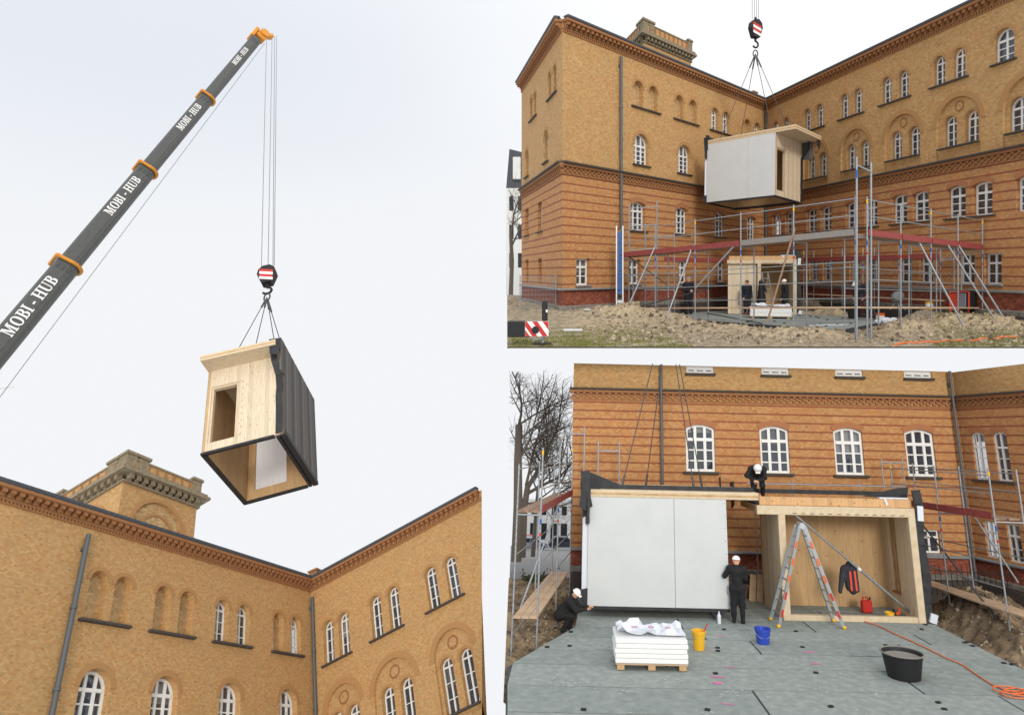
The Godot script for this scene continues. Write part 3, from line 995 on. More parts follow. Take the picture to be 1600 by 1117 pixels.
# ---------------------------------------------------------------- more materials
func more_materials() -> void:
	board_material("spruce", [208, 191, 164], 0.125, 46, 21)
	board_material("spruce_lining", [188, 154, 110], 0.2, 14, 24)
	board_material("plank", [188, 160, 130], 0.25, 12, 22, 0.85, false)
	board_material("charred", [98, 95, 92], 0.1, 0, 23, 0.85)
	board_material("charred_pale", [114, 110, 105], 0.1, 3, 25, 0.85)
	board_material("charred_dark", [82, 80, 79], 0.1, 2, 26, 0.85)
	var rf: StandardMaterial3D = M["spruce"].duplicate()
	rf.albedo_color = Color8(246, 214, 178)
	M["fresh_timber"] = rf
	speckled("ply", [[176, 140, 98], [190, 156, 112], [200, 168, 126]], 0.02, 0.5, 0.8, 0.0, 30)
	speckled("membrane", [[30, 31, 34], [38, 39, 43], [46, 47, 51]], 0.02, 0.7, 0.62, 0.0, 31)
	speckled("beam_timber", [[198, 178, 148], [208, 189, 158], [214, 197, 168]], 0.02, 0.9, 0.8, 0.0, 29)
	speckled("gypsum", [[198, 201, 201], [201, 204, 203], [204, 206, 205]], 0.012, 0.3, 0.9, 0.0, 32)
	plain("foil", 214, 220, 228, 0.45)
	var tf := plain("window_film", 232, 234, 236, 0.6)
	tf.backlight_enabled = true
	tf.backlight = Color(0.9, 0.9, 0.9)
	plain("rope_grey", 132, 134, 136, 0.6)
	plain("steel_wire", 78, 80, 82, 0.5, 0.4)
	speckled("galvanised", [[138, 144, 148], [158, 163, 166], [172, 176, 178]], 0.03, 1.5, 0.42, 0.0, 33).metallic = 0.45
	speckled("boom_grey", [[76, 78, 77], [80, 82, 80], [84, 86, 83]], 0.03, 0.5, 0.45, 0.0, 44)
	plain("crane_orange", 214, 142, 42, 0.5)
	plain("black", 22, 22, 24, 0.6)
	plain("rubber", 30, 30, 32, 0.85)
	plain("red", 190, 44, 38, 0.5)
	plain("white", 232, 232, 230, 0.55)
	plain("blue", 42, 70, 176, 0.45)
	plain("blue_tag", 40, 92, 160, 0.5)
	plain("yellow", 226, 176, 34, 0.5)
	plain("orange", 222, 104, 44, 0.6)
	plain("cable_orange", 218, 112, 60, 0.6)
	plain("signal_orange", 214, 70, 44, 0.55)
	speckled("toe_red", [[126, 50, 48], [142, 62, 58], [154, 80, 74]], 0.03, 1.0, 0.75, 0.0, 34)
	speckled("toe_grey", [[132, 124, 118], [150, 144, 138]], 0.04, 1.0, 0.85, 0.0, 35)
	speckled("scaffold_deck", [[120, 96, 78], [146, 118, 98], [164, 138, 118]], 0.03, 0.8, 0.85, 0.0, 36)
	speckled("deck_membrane", [[124, 134, 130], [132, 141, 137], [138, 146, 142], [148, 154, 150]], 0.035, 0.4, 0.88, 0.0, 37)
	speckled("deck_membrane_light", [[130, 139, 135], [138, 146, 142], [143, 150, 146], [156, 161, 157]], 0.04, 0.45, 0.88, 0.0, 38)
	speckled("deck_base", [[60, 62, 64], [74, 76, 78]], 0.05, 0.8, 0.9, 0.0, 39)
	speckled("asphalt", [[120, 120, 120], [134, 133, 132], [146, 145, 142]], 0.04, 0.4, 0.92, 0.0, 40)
	speckled("bark", [[84, 76, 68], [100, 92, 83], [116, 108, 98]], 0.05, 1.5, 0.95, 0.0, 41)
	speckled("mortar_mix", [[112, 108, 100], [130, 126, 118], [146, 142, 134]], 0.04, 3.0, 0.95, 0.0, 42)
	plain("paint_pink", 196, 112, 158, 0.8)
	plain("paint_white", 176, 182, 180, 0.9)
	plain("aluminium", 176, 180, 182, 0.38, 0.6)
	plain("render_white", 214, 214, 210, 0.9)
	plain("car_silver", 150, 158, 168, 0.3, 0.4)
	plain("car_dark", 58, 64, 74, 0.3, 0.3)
	plain("car_red", 170, 44, 40, 0.35)
	plain("car_glass", 34, 40, 46, 0.08)
	plain("tyre", 26, 26, 27, 0.9)
	plain("rim", 140, 142, 146, 0.35, 0.7)
	plain("hedge_leaf", 58, 72, 40, 0.9)
	plain("twig_red", 92, 62, 54, 0.9)
	plain("helmet", 236, 236, 234, 0.35)
	plain("glove", 206, 150, 80, 0.8)
	plain("blind_cloth", 128, 124, 116, 0.9)
	var lg := plain("lamp_globe", 250, 224, 180, 0.5)
	lg.emission_enabled = true
	lg.emission = Color8(255, 196, 120)
	lg.emission_energy_multiplier = 1.4
	var sk := plain("body", 255, 255, 255, 0.85)
	sk.vertex_color_use_as_albedo = true
	var so := plain("soil", 255, 255, 255, 0.96)
	so.vertex_color_use_as_albedo = true
	var nt := NoiseTexture2D.new()
	nt.width = 256
	nt.height = 256
	nt.seamless = true
	nt.as_normal_map = true
	nt.bump_strength = 10.0
	var fn := FastNoiseLite.new()
	fn.frequency = 0.05
	fn.fractal_octaves = 5
	nt.noise = fn
	so.normal_enabled = true
	so.normal_texture = nt
	so.uv1_triplanar = true
	so.uv1_scale = Vector3.ONE * 0.9


func lin(r: int, g: int, b: int) -> Color: # an sRGB colour as linear vertex colour
	return Color8(r, g, b).srgb_to_linear()


# ---------------------------------------------------------------- people
func capsule(p: Vector3, a: Vector3, b: Vector3, ra: float, rb: float) -> float:
	var ab := b - a
	var t := clampf((p - a).dot(ab) / maxf(ab.length_squared(), 1e-9), 0.0, 1.0)
	return p.distance_to(a + ab * t) - lerpf(ra, rb, t)


func body_mesh(bones: Array, cell: float, soft: float) -> MB:
	# tapered capsules joined by a smooth minimum, meshed as surface nets
	var lo := Vector3.ONE * 1e9
	var hi := -lo
	for b in bones:
		var r: float = maxf(b[2], b[3]) + cell * 3
		lo = lo.min((b[0] as Vector3).min(b[1]) - Vector3.ONE * r)
		hi = hi.max((b[0] as Vector3).max(b[1]) + Vector3.ONE * r)
	var nx := int((hi.x - lo.x) / cell) + 2
	var ny := int((hi.y - lo.y) / cell) + 2
	var nz := int((hi.z - lo.z) / cell) + 2
	var f := PackedFloat32Array()
	f.resize(nx * ny * nz)
	f.fill(9.0)
	var near := PackedFloat32Array()
	near.resize(f.size())
	near.fill(9.0)
	var who := PackedInt32Array()
	who.resize(f.size())
	for bi in bones.size():
		var b: Array = bones[bi]
		var r: float = maxf(b[2], b[3]) + soft + cell * 2
		var l := ((b[0] as Vector3).min(b[1]) - Vector3.ONE * r - lo) / cell
		var u := ((b[0] as Vector3).max(b[1]) + Vector3.ONE * r - lo) / cell
		for k in range(maxi(0, int(l.z)), mini(nz, int(u.z) + 2)):
			for j in range(maxi(0, int(l.y)), mini(ny, int(u.y) + 2)):
				for i in range(maxi(0, int(l.x)), mini(nx, int(u.x) + 2)):
					var d := capsule(lo + Vector3(i, j, k) * cell, b[0], b[1], b[2], b[3])
					var ix := (k * ny + j) * nx + i
					var o := f[ix]
					var h := maxf(soft - absf(o - d), 0.0) / soft
					f[ix] = minf(o, d) - h * h * soft * 0.25
					if d < near[ix]:
						near[ix] = d
						who[ix] = bi
	var wr := FastNoiseLite.new() # folds in the cloth
	wr.seed = 6
	wr.frequency = 0.55 / cell * 0.1
	wr.fractal_octaves = 2
	for k in nz:
		for j in ny:
			for i in nx:
				var ix := (k * ny + j) * nx + i
				if absf(f[ix]) < cell * 3 and bones[who[ix]][4].r < 0.2: f[ix] += wr.get_noise_3d(i * cell, j * cell * 1.6, k * cell) * cell * 0.9
	var vid := {}
	var vs := PackedVector3Array()
	var vc := PackedColorArray()
	for k in nz - 1:
		for j in ny - 1:
			for i in nx - 1:
				var ix := (k * ny + j) * nx + i
				var s := 0
				var sum := Vector3.ZERO
				var cnt := 0
				var cs := PackedFloat32Array([f[ix], f[ix + 1], f[ix + nx], f[ix + nx + 1], f[ix + nx * ny], f[ix + nx * ny + 1], f[ix + nx * ny + nx], f[ix + nx * ny + nx + 1]])
				for q in 8:
					if cs[q] < 0: s += 1
				if s == 0 or s == 8: continue
				for e in [[0, 1], [2, 3], [4, 5], [6, 7], [0, 2], [1, 3], [4, 6], [5, 7], [0, 4], [1, 5], [2, 6], [3, 7]]:
					var a := cs[e[0]]
					var b := cs[e[1]]
					if (a < 0) != (b < 0):
						var t := a / (a - b)
						var pa := Vector3(e[0] & 1, (e[0] >> 1) & 1, e[0] >> 2)
						var pb := Vector3(e[1] & 1, (e[1] >> 1) & 1, e[1] >> 2)
						sum += pa.lerp(pb, t)
						cnt += 1
				vid[ix] = vs.size()
				vs.append(lo + (Vector3(i, j, k) + sum / cnt) * cell)
				vc.append(bones[who[ix]][4])
	var nn := PackedVector3Array()
	nn.resize(vs.size())
	var quads := []
	for ix in vid:
		var i: int = ix % nx
		var j: int = (ix / nx) % ny
		var k: int = ix / (nx * ny)
		if i == 0 or j == 0 or k == 0: continue
		for ax in 3:
			var st: int = [1, nx, nx * ny][ax]
			var o1: int = [nx, nx * ny, 1][ax]
			var o2: int = [nx * ny, 1, nx][ax]
			var a := f[ix]
			var b := f[ix + st]
			if (a < 0) == (b < 0): continue
			var q := [ix, ix - o1, ix - o1 - o2, ix - o2]
			var ok := true
			for c in q: ok = ok and vid.has(c)
			if not ok: continue
			var w := [vid[q[0]], vid[q[1]], vid[q[2]], vid[q[3]]]
			if a >= 0: w = [w[3], w[2], w[1], w[0]]
			var n := (vs[w[2]] - vs[w[0]]).cross(vs[w[3]] - vs[w[1]])
			for c in w: nn[c] += n
			quads.append(w)
	var mb := MB.new()
	mb.use_col = true
	for w in quads:
		for c in [0, 2, 1, 0, 3, 2]:
			mb.col = vc[w[c]]
			mb.put(vs[w[c]], nn[w[c]].normalized(), Vector2.ZERO)
	return mb


func person(site: Transform3D, where: Transform3D, tall: float, pose: Dictionary, cloth: Color, legs: Color, label: String, helmet: bool, hair := Color(0.03, 0.025, 0.02), shoe := Color(0.01, 0.01, 0.011)) -> Node3D:
	var j := {"pelvis": Vector3(0, 0.53, 0), "chest": Vector3(0, 0.74, 0), "neck": Vector3(0, 0.845, 0.0), "head": Vector3(0, 0.925, 0.015),
		"sl": Vector3(0.105, 0.80, 0), "sr": Vector3(-0.105, 0.80, 0), "el": Vector3(0.135, 0.64, -0.01), "er": Vector3(-0.135, 0.64, -0.01), "hl": Vector3(0.13, 0.50, 0.04), "hr": Vector3(-0.13, 0.50, 0.04),
		"pl": Vector3(0.055, 0.51, 0), "pr": Vector3(-0.055, 0.51, 0), "kl": Vector3(0.065, 0.28, 0.01), "kr": Vector3(-0.065, 0.28, 0.01), "al": Vector3(0.07, 0.045, 0), "ar": Vector3(-0.07, 0.045, 0)}
	j.merge(pose, true)
	for k in j: j[k] = (j[k] as Vector3) * tall
	var skin := lin(206, 158, 132)
	var s := tall
	var b := []
	b.append([j.pelvis, j.chest, 0.085 * s, 0.092 * s, cloth])
	b.append([j.pl, j.pr, 0.072 * s, 0.072 * s, legs])
	b.append([j.chest, j.sl, 0.075 * s, 0.052 * s, cloth])
	b.append([j.chest, j.sr, 0.075 * s, 0.052 * s, cloth])
	b.append([j.chest, j.neck, 0.07 * s, 0.036 * s, cloth])
	var fwd: Vector3 = pose.get("look", Vector3(0, 0, 1)).normalized()
	var upv: Vector3 = ((j.head - j.neck) as Vector3).normalized()
	b.append([j.neck, j.head, 0.034 * s, 0.036 * s, skin])
	b.append([j.head - upv * 0.018 * s + fwd * 0.012 * s, j.head + upv * 0.022 * s, 0.042 * s, 0.05 * s, skin])
	b.append([j.head + fwd * 0.045 * s, j.head + fwd * 0.06 * s - upv * 0.01 * s, 0.009 * s, 0.011 * s, skin])
	var side := fwd.cross(upv).normalized()
	for q in [-1, 1]: b.append([j.head + side * q * 0.047 * s + upv * 0.008 * s, j.head + side * q * 0.05 * s - upv * 0.012 * s, 0.011 * s, 0.009 * s, skin])
	if not helmet: b.append([j.head + upv * 0.03 * s - fwd * 0.016 * s, j.head + upv * 0.036 * s + fwd * 0.014 * s, 0.05 * s, 0.044 * s, hair])
	for q in ["l", "r"]:
		b.append([j["s" + q], j["e" + q], 0.047 * s, 0.036 * s, cloth])
		b.append([j["e" + q], j["h" + q], 0.037 * s, 0.026 * s, cloth])
		var fd: Vector3 = (j["h" + q] - j["e" + q]).normalized()
		b.append([j["h" + q], j["h" + q] + fd * 0.04 * s, 0.022 * s, 0.018 * s, skin])
		b.append([j["p" + q], j["k" + q], 0.072 * s, 0.05 * s, legs])
		b.append([j["k" + q], j["a" + q], 0.05 * s, 0.036 * s, legs])
		var toe: Vector3 = pose.get("toe" + q, Vector3(0, 0, 1)).normalized()
		b.append([j["a" + q] - Vector3(0, 0.02, 0) * s - toe * 0.02 * s, j["a" + q] - Vector3(0, 0.026, 0) * s + toe * 0.085 * s, 0.027 * s, 0.02 * s, shoe])
	var mb := body_mesh(b, 0.0135 * s, 0.03 * s)
	mb.col = skin
	for q in ["l", "r"]: # fingers and thumb
		var fd: Vector3 = (j["h" + q] - j["e" + q]).normalized()
		var sd := fd.cross(Vector3.UP if absf(fd.y) < 0.8 else Vector3.FORWARD).normalized()
		var curl := fd.cross(sd) * (1.0 if q == "l" else -1.0)
		for i in 4:
			var p0: Vector3 = j["h" + q] + fd * 0.05 * s + sd * (i - 1.5) * 0.0105 * s
			var p1 := p0 + fd * (0.022 - 0.002 * absf(i - 1.5)) * s + curl * 0.004 * s
			mb.tube(p0, p1, 0.0052 * s, 0.005 * s, 6)
			mb.tube(p1, p1 + (fd * 0.7 + curl * 0.7) * 0.02 * s, 0.005 * s, 0.0042 * s, 6)
		var t0: Vector3 = j["h" + q] + fd * 0.02 * s + sd * 0.02 * s
		mb.tube(t0, t0 + (fd + sd * 0.8).normalized() * 0.028 * s, 0.0062 * s, 0.0052 * s, 6)
	var root := thing("person", site * where, label, "person", "people at work on the site")
	part("body", mb, "body", root)
	if helmet:
		var hm := MB.new()
		var x := upv.cross(fwd).normalized()
		var T := Transform3D(Basis(x, upv, x.cross(upv)), j.head + upv * 0.012 * s)
		var prof := []
		for i in 8:
			var a := PI / 2 * i / 7.0
			prof.append(Vector2(cos(a) * 0.064 * s, sin(a) * 0.06 * s))
		prof.push_front(Vector2(0.072 * s, -0.004 * s))
		prof[prof.size() - 1] = Vector2(0.0005, 0.06 * s)
		hm.lathe(prof, T, 18)
		hm.box(T * Vector3(0, 0.0, 0.072 * s), Vector3(0.08, 0.008, 0.04) * s, T.basis)
		part("helmet", hm, "helmet", root)
	return root


# ---------------------------------------------------------------- timber modules
func wall_with_hole(mb: MB, T: Transform3D, w: float, h: float, th: float, x0: float, x1: float, y0: float, y1: float) -> void: # boards of thickness th, front at z 0
	for r in [[0.0, x0, 0.0, h], [x1, w, 0.0, h], [x0, x1, 0.0, y0], [x0, x1, y1, h]]:
		if r[1] - r[0] > 0.002 and r[3] - r[2] > 0.002:
			mb.box(T * Vector3((r[0] + r[1]) / 2, (r[2] + r[3]) / 2, -th / 2), Vector3(r[1] - r[0], r[3] - r[2], th), T.basis)


func loop_strip(mb: MB, T: Transform3D, pts: Array, wid: float, th := 0.01) -> void: # a limp strip hanging along points, in the x-y plane of T
	for i in pts.size() - 1:
		var a: Vector3 = pts[i]; var b: Vector3 = pts[i + 1]
		var d := (b - a).normalized()
		var s := d.cross(Vector3(0, 0, 1)).normalized() * wid / 2
		mb.box(T * ((a + b) / 2), Vector3(wid, a.distance_to(b) * 1.06, th), T.basis * Basis(s.normalized(), d, s.normalized().cross(d)))


func crane_module(at_: Transform3D, w: float, h: float, L: float, over: float, label: String, front_foil: bool, rise := 0.16) -> Node3D:
	# end wall with a door at z 0 (width w); white boarded side at x 0; dark clad side at x w; open underneath; roof reaching out by over
	var t := thing("timber_module", at_, label, "building module", "timber room modules")
	var th := 0.1
	var e := MB.new()
	wall_with_hole(e, Transform3D(Basis.IDENTITY, Vector3(th, 0, 0)), w - 2 * th, h, th, 0.02 * w, 0.37 * w, 0.1 * h, 0.78 * h)
	part("end_wall", e, "spruce", t)
	var fr := MB.new()
	for q in [[0.045 * w + th, 0.1 * h, 0.045 * w + th, 0.78 * h]]:
		fr.box(Vector3(0.02 * w + th + 0.03, (q[1] + q[3]) / 2, -0.11), Vector3(0.06, q[3] - q[1], 0.14))
		fr.box(Vector3(0.37 * w + th - 0.03, (q[1] + q[3]) / 2, -0.11), Vector3(0.06, q[3] - q[1], 0.14))
		fr.box(Vector3(0.195 * w + th, 0.78 * h - 0.03, -0.11), Vector3(0.35 * w - 0.12, 0.06, 0.14))
	part("door_frame", fr, "beam_timber", t)
	var lw := MB.new()
	lw.box(Vector3(th / 2 + 0.012, h / 2, -L / 2), Vector3(th - 0.026, h, L), Basis.IDENTITY)
	part("side_wall", lw, "spruce_lining", t)
	# gypsum boards on the white side
	var cut := [0.0, 0.38 * L, L]
	for i in 2:
		var g := MB.new()
		g.cbox(Vector3(0.0, h / 2, -(cut[i] + cut[i + 1]) / 2), Vector3(0.024, h, cut[i + 1] - cut[i] - 0.008), 0.004)
		part("white_board", g, "gypsum", t)
	var sw := MB.new()
	for z in [0.05]:
		for i in 9: sw.tube(Vector3(-0.0115, 0.08 + (h - 0.16) * i / 8.0, -z), Vector3(-0.0145, 0.08 + (h - 0.16) * i / 8.0, -z), 0.01, 0.01, 6)
	stuff_part("screws", sw, "steel_wire", t)
	var rw := MB.new()
	rw.box(Vector3(w - th / 2, h / 2, -L / 2), Vector3(th, h, L))
	part("side_wall", rw, "spruce_lining", t)
	var bw := MB.new()
	wall_with_hole(bw, Transform3D(Basis.IDENTITY, Vector3(th + 0.002, 0, -L + th)), w - 2 * th - 0.004, h, th, 0.1 * w, 0.55 * w, 0.12 * h, 0.86 * h)
	part("back_wall", bw, "spruce_lining", t)
	var wf := MB.new()
	for i in 10: # rippled foil over the opening in the back wall
		var xa := th + 0.1 * w + 0.45 * w * i / 10.0
		var xb := xa + 0.045 * w
		var za := -L - 0.02 - 0.02 * (i % 2)
		var zb := -L - 0.02 - 0.02 * ((i + 1) % 2)
		wf.quad(Vector3(xa, 0.12 * h, za), Vector3(xb, 0.12 * h, zb), Vector3(xb, 0.88 * h, zb), Vector3(xa, 0.88 * h, za))
	part("window_film", wf, "window_film", t)
	# roof slab of three layers reaching out over the end wall
	var rt := 0.07 * h
	var rs := MB.new()
	rs.cbox(Vector3(w / 2 - 0.03, h + rt / 2 + 0.002, -L / 2 + over / 2), Vector3(w - 0.02, rt, L + over), 0.008)
	part("roof_slab", rs, "beam_timber", t)
	var lay := MB.new()
	lay.box(Vector3(w / 2 - 0.03, h + rt * 0.5, -L / 2 + over / 2), Vector3(w - 0.008, rt * 0.25, L + over + 0.008))
	part("board_layer", lay, "ply", t)
	# dark cladding boards on the far side, standing above the roof
	var nb := int(L / 0.17)
	for i in nb + 2:
		var z := over * 0.55 - (L + over * 0.55) * (i + 0.5) / (nb + 2)
		var low := 0.0 if z < -0.05 else h * 0.72
		var tp := h + rise * h
		var cb := MB.new()
		cb.box(Vector3(w + 0.03 + 0.004 * (i % 2), (low + tp) / 2, z), Vector3(0.045, tp - low, (L + over * 0.55) / (nb + 2) - 0.006))
		part("cladding_board", cb, ["charred", "charred_pale", "charred_dark", "charred", "charred_dark"][(i * 7) % 5], t)
	var mm := MB.new()
	mm.box(Vector3(w - 0.075, h + 0.07 * h + (rise - 0.07) * 0.5 * h, -L / 2 + over * 0.2), Vector3(0.14, maxf(0.02, rise - 0.07) * h, L + over * 0.5))
	part("parapet", mm, "membrane", t)
	# loose membrane at the front edge of the clad side, hanging in folds
	var fl := MB.new()
	var pts := []
	for i in 9: pts.append(Vector3(w - 0.06 - 0.05 * absf(sin(i * 1.7)) - (0.1 if i < 3 else 0.0), h + 0.17 * h - i * 0.145 * h, 0.03 + (over * 0.4 if i < 3 else 0.02 * (i % 2))))
	loop_strip(fl, Transform3D.IDENTITY, pts, 0.2)
	part("membrane_flap", fl, "membrane", t)
	var f2 := MB.new()
	f2.box(Vector3(0.05, h + 0.03 * h, -L + 0.0), Vector3(0.2, 0.26 * h, 0.1), Basis(Vector3(0, 0, 1), 0.06))
	f2.box(Vector3(-0.05, h - 0.13 * h, -L - 0.02), Vector3(0.22, 0.24 * h, 0.06), Basis(Vector3(0, 0, 1), -0.05) * Basis(Vector3.UP, 0.2))
	f2.prism(PackedVector2Array([Vector2(-0.02, h * 0.8), Vector2(0.34, h * 0.98), Vector2(0.42, h + 0.3), Vector2(0.1, h + 0.42), Vector2(-0.1, h + 0.36)]), Transform3D(Basis(Vector3(0.3, 0, 0.95), Vector3.UP, Vector3(-0.95, 0, 0.3)), Vector3(-0.02, 0, -L - 0.1)), -0.03, 0.0)
	part("membrane_flap", f2, "membrane", t)
	var f4 := MB.new()
	f4.prism(PackedVector2Array([Vector2(-0.3, 0.34), Vector2(0.02, 0.4), Vector2(0.08, 0.0), Vector2(-0.04, -0.02)]), Transform3D(Basis(Vector3(0.2, 0, 0.98), Vector3.UP, Vector3(-0.98, 0, 0.2)), Vector3(-0.015, 0, -L)), -0.02, 0.0)
	part("membrane_flap", f4, "membrane", t)
	var f5 := MB.new()
	f5.prism(PackedVector2Array([Vector2(-0.25, -0.3), Vector2(0.0, -0.42), Vector2(0.1, 0.25), Vector2(-0.28, 0.3)]), Transform3D(Basis.IDENTITY, Vector3(w + 0.02, h + 0.02, over * 0.9)), -0.03, 0.0)
	part("membrane_flap", f5, "membrane", t)
	if front_foil:
		var f3 := MB.new()
		f3.box(Vector3(0.02, h * 0.45, -L - 0.06), Vector3(0.02, h * 0.72, 0.14), Basis(Vector3.UP, 0.35))
		part("foil_strip", f3, "foil", t)
	var bl := MB.new()
	bl.box(Vector3(w + 0.0, 0.02, -L / 2), Vector3(0.16, 0.14, L - 0.05))
	bl.box(Vector3(w - 0.16, -0.01, -L / 2), Vector3(0.09, 0.1, L - 0.1))
	part("membrane_skirt", bl, "membrane", t)
	var bf := MB.new()
	for q in [[Vector3(w / 2 - 0.1, -0.008, -0.05), Vector3(w - 0.3, 0.07, 0.12)], [Vector3(w / 2 - 0.1, -0.008, -L + 0.05), Vector3(w - 0.3, 0.07, 0.12)], [Vector3(0.04, -0.008, -L / 2), Vector3(0.12, 0.07, L)]]: bf.box(q[0], q[1])
	part("bottom_seal", bf, "membrane", t)
	var hk := MB.new()
	for i in 9: hk.tube(Vector3(0.47 * w, (0.12 + 0.08 * i) * h, 0.0), Vector3(0.47 * w, (0.12 + 0.08 * i) * h, 0.006), 0.014, 0.014, 6)
	stuff_part("bolt_holes", hk, "black", t)
	return t


func open_module(at_: Transform3D, w: float, h: float, dp: float, over: float, label: String) -> Node3D:
	# frame open to the front; lined inside; roof reaching out to the left over the passage
	var t := thing("timber_module", at_, label, "building module", "timber room modules")
	var p := 0.17
	for x in [p / 2, w - p / 2]:
		var m := MB.new()
		m.cbox(Vector3(x, h / 2, -p / 2), Vector3(p, h, p), 0.008)
		part("post", m, "beam_timber", t)
	var s := MB.new()
	s.cbox(Vector3(w / 2, 0.06, -0.085), Vector3(w - 2 * p - 0.004, 0.12, 0.14), 0.008)
	part("sill_beam", s, "beam_timber", t)
	var l := MB.new()
	l.cbox(Vector3((w - over) / 2, h + 0.1, -0.09), Vector3(w + over, 0.2, 0.18), 0.008)
	part("lintel_beam", l, "beam_timber", t)
	var nt := MB.new()
	for i in 13: nt.box(Vector3(w * 0.12 + i * w * 0.065, h + 0.04, 0.002), Vector3(0.1, 0.012, 0.008))
	stuff_part("notches", nt, "black", t)
	var f := MB.new()
	f.cbox(Vector3((w - over) / 2 + 0.05, h + 0.3, -0.16), Vector3(w + over - 0.1, 0.19, 0.08), 0.008)
	part("roof_edge_board", f, "fresh_timber", t)
	var bk := MB.new()
	bk.box(Vector3(w / 2, h / 2, -dp + 0.05), Vector3(w - 0.004, h - 0.004, 0.1))
	part("back_wall", bk, "spruce_lining", t)
	var lw := MB.new()
	lw.box(Vector3(0.05, h / 2, -dp / 2 - 0.04), Vector3(0.1, h - 0.006, dp - 0.29))
	part("side_wall", lw, "spruce", t)
	var rw := MB.new()
	wall_with_hole(rw, Transform3D(Basis(Vector3(0, 0, 1), Vector3.UP, Vector3(-1, 0, 0)), Vector3(w - 0.1, 0, -dp + 0.102)), dp - 0.28, h - 0.006, 0.1, 0.28, 0.62, 0.42, h - 0.1)
	part("side_wall", rw, "spruce", t)
	var wf := MB.new()
	for q in [-dp + 0.102 + 0.31, -dp + 0.102 + 0.45, -dp + 0.102 + 0.59]: wf.box(Vector3(w - 0.06, (h + 0.32) / 2, q), Vector3(0.05, h - 0.54, 0.05))
	part("window_frame", wf, "ply", t)
	var wd := MB.new()
	wd.box(Vector3(w - 0.075, 0.45, -dp + 0.102 + 0.45), Vector3(0.16, 0.04, 0.34))
	part("window_board", wd, "trim_brick", t)
	var r := MB.new()
	r.box(Vector3((w - over) / 2, h + 0.12, -dp / 2 - 0.1), Vector3(w + over - 0.02, 0.14, dp - 0.2))
	part("roof_slab", r, "spruce_lining", t)
	var rm := MB.new()
	rm.box(Vector3((w - over) / 2, h + 0.215, -dp / 2 - 0.12), Vector3(w + over - 0.1, 0.04, dp - 0.3))
	rm.box(Vector3((w - over) / 2, h + 0.44, -dp + 0.1), Vector3(w + over, 0.1, 0.08))
	part("roof_membrane", rm, "membrane", t)
	var mf := MB.new() # black membrane wrapped down the right side
	var pts := []
	for i in 10: pts.append(Vector3(w + 0.09 + 0.035 * sin(i * 1.3), h + 0.62 - i * (h + 0.5) / 9.0, -0.03))
	loop_strip(mf, Transform3D.IDENTITY, pts, 0.2, 0.05)
	mf.box(Vector3(w + 0.02, h / 2, -dp / 2), Vector3(0.03, h, dp - 0.1))
	part("membrane_wrap", mf, "membrane", t)
	var pk := MB.new()
	pk.prism(PackedVector2Array([Vector2(w - 1.0, h + 0.42), Vector2(w + 0.1, h + 0.42), Vector2(w + 0.16, h + 0.66), Vector2(w - 0.1, h + 0.64)]), Transform3D(Basis.IDENTITY, Vector3(0, 0, -0.5)), -0.05, 0.0)
	part("parapet", pk, "membrane", t)
	for q in [[Vector3(w + 0.12, h + 0.1, 0.02), Vector3(0.14, 0.34, 0.02), -0.06], [Vector3(w - 0.4, h + 0.42, -0.2), Vector3(0.7, 0.03, 0.1), 0.0], [Vector3(w - 0.62, h + 0.34, -0.11), Vector3(0.05, 0.16, 0.012), 0.3], [Vector3(w + 0.16, 0.12, 0.02), Vector3(0.16, 0.2, 0.06), -0.3]]:
		var fo := MB.new()
		fo.box(q[0], q[1], Basis(Vector3(0, 0, 1), q[2]))
		part("foil_scrap", fo, "foil", t)
	return t


func hook_block(at_: Transform3D, s: float, label: String) -> void:
	var t := thing("hook_block", at_, label, "crane hook", "crane hook blocks")
	var b := MB.new()
	var body := PackedVector2Array([Vector2(-0.22, -0.5), Vector2(0.22, -0.5), Vector2(0.42, 0.1), Vector2(0.36, 0.42), Vector2(0.16, 0.62), Vector2(-0.16, 0.62), Vector2(-0.36, 0.42), Vector2(-0.42, 0.1)])
	for i in body.size(): body[i] *= s
	b.prism(body, Transform3D.IDENTITY, -0.2 * s, 0.2 * s)
	part("sheave_housing", b, "black", t)
	for i in 4: # red and white warning stripes on the cheek plate
		var st := MB.new()
		var y := (-0.36 + 0.17 * i) * s
		st.prism(PackedVector2Array([Vector2(-0.3 * s, y + 0.12 * s), Vector2(0.3 * s, y - 0.1 * s), Vector2(0.3 * s, y + 0.06 * s), Vector2(-0.3 * s, y + 0.28 * s)]), Transform3D.IDENTITY, 0.202 * s, 0.212 * s)
		part("warning_stripe", st, "red" if i % 2 else "white", t)
	var hk := MB.new()
	hk.tube(Vector3(0, -0.5, 0) * s, Vector3(0, -0.72, 0) * s, 0.09 * s, 0.07 * s, 8)
	var prev := Vector3(0, -0.72, 0) * s
	for i in 9:
		var a := -PI / 2 + PI * 1.35 * i / 8.0
		var q := (Vector3(-cos(a + PI / 2) * 0.0, -0.92, 0) + Vector3(sin(a + PI / 2), cos(a + PI / 2), 0) * 0.2) * s
		hk.tube(prev, q, 0.06 * s, 0.055 * s, 7)
		prev = q
	part("hook", hk, "black", t)
	var ey := MB.new()
	ey.tube(Vector3(0, 0.62, 0) * s, Vector3(0, 0.8, 0) * s, 0.08 * s, 0.05 * s, 7)
	part("rope_socket", ey, "black", t)


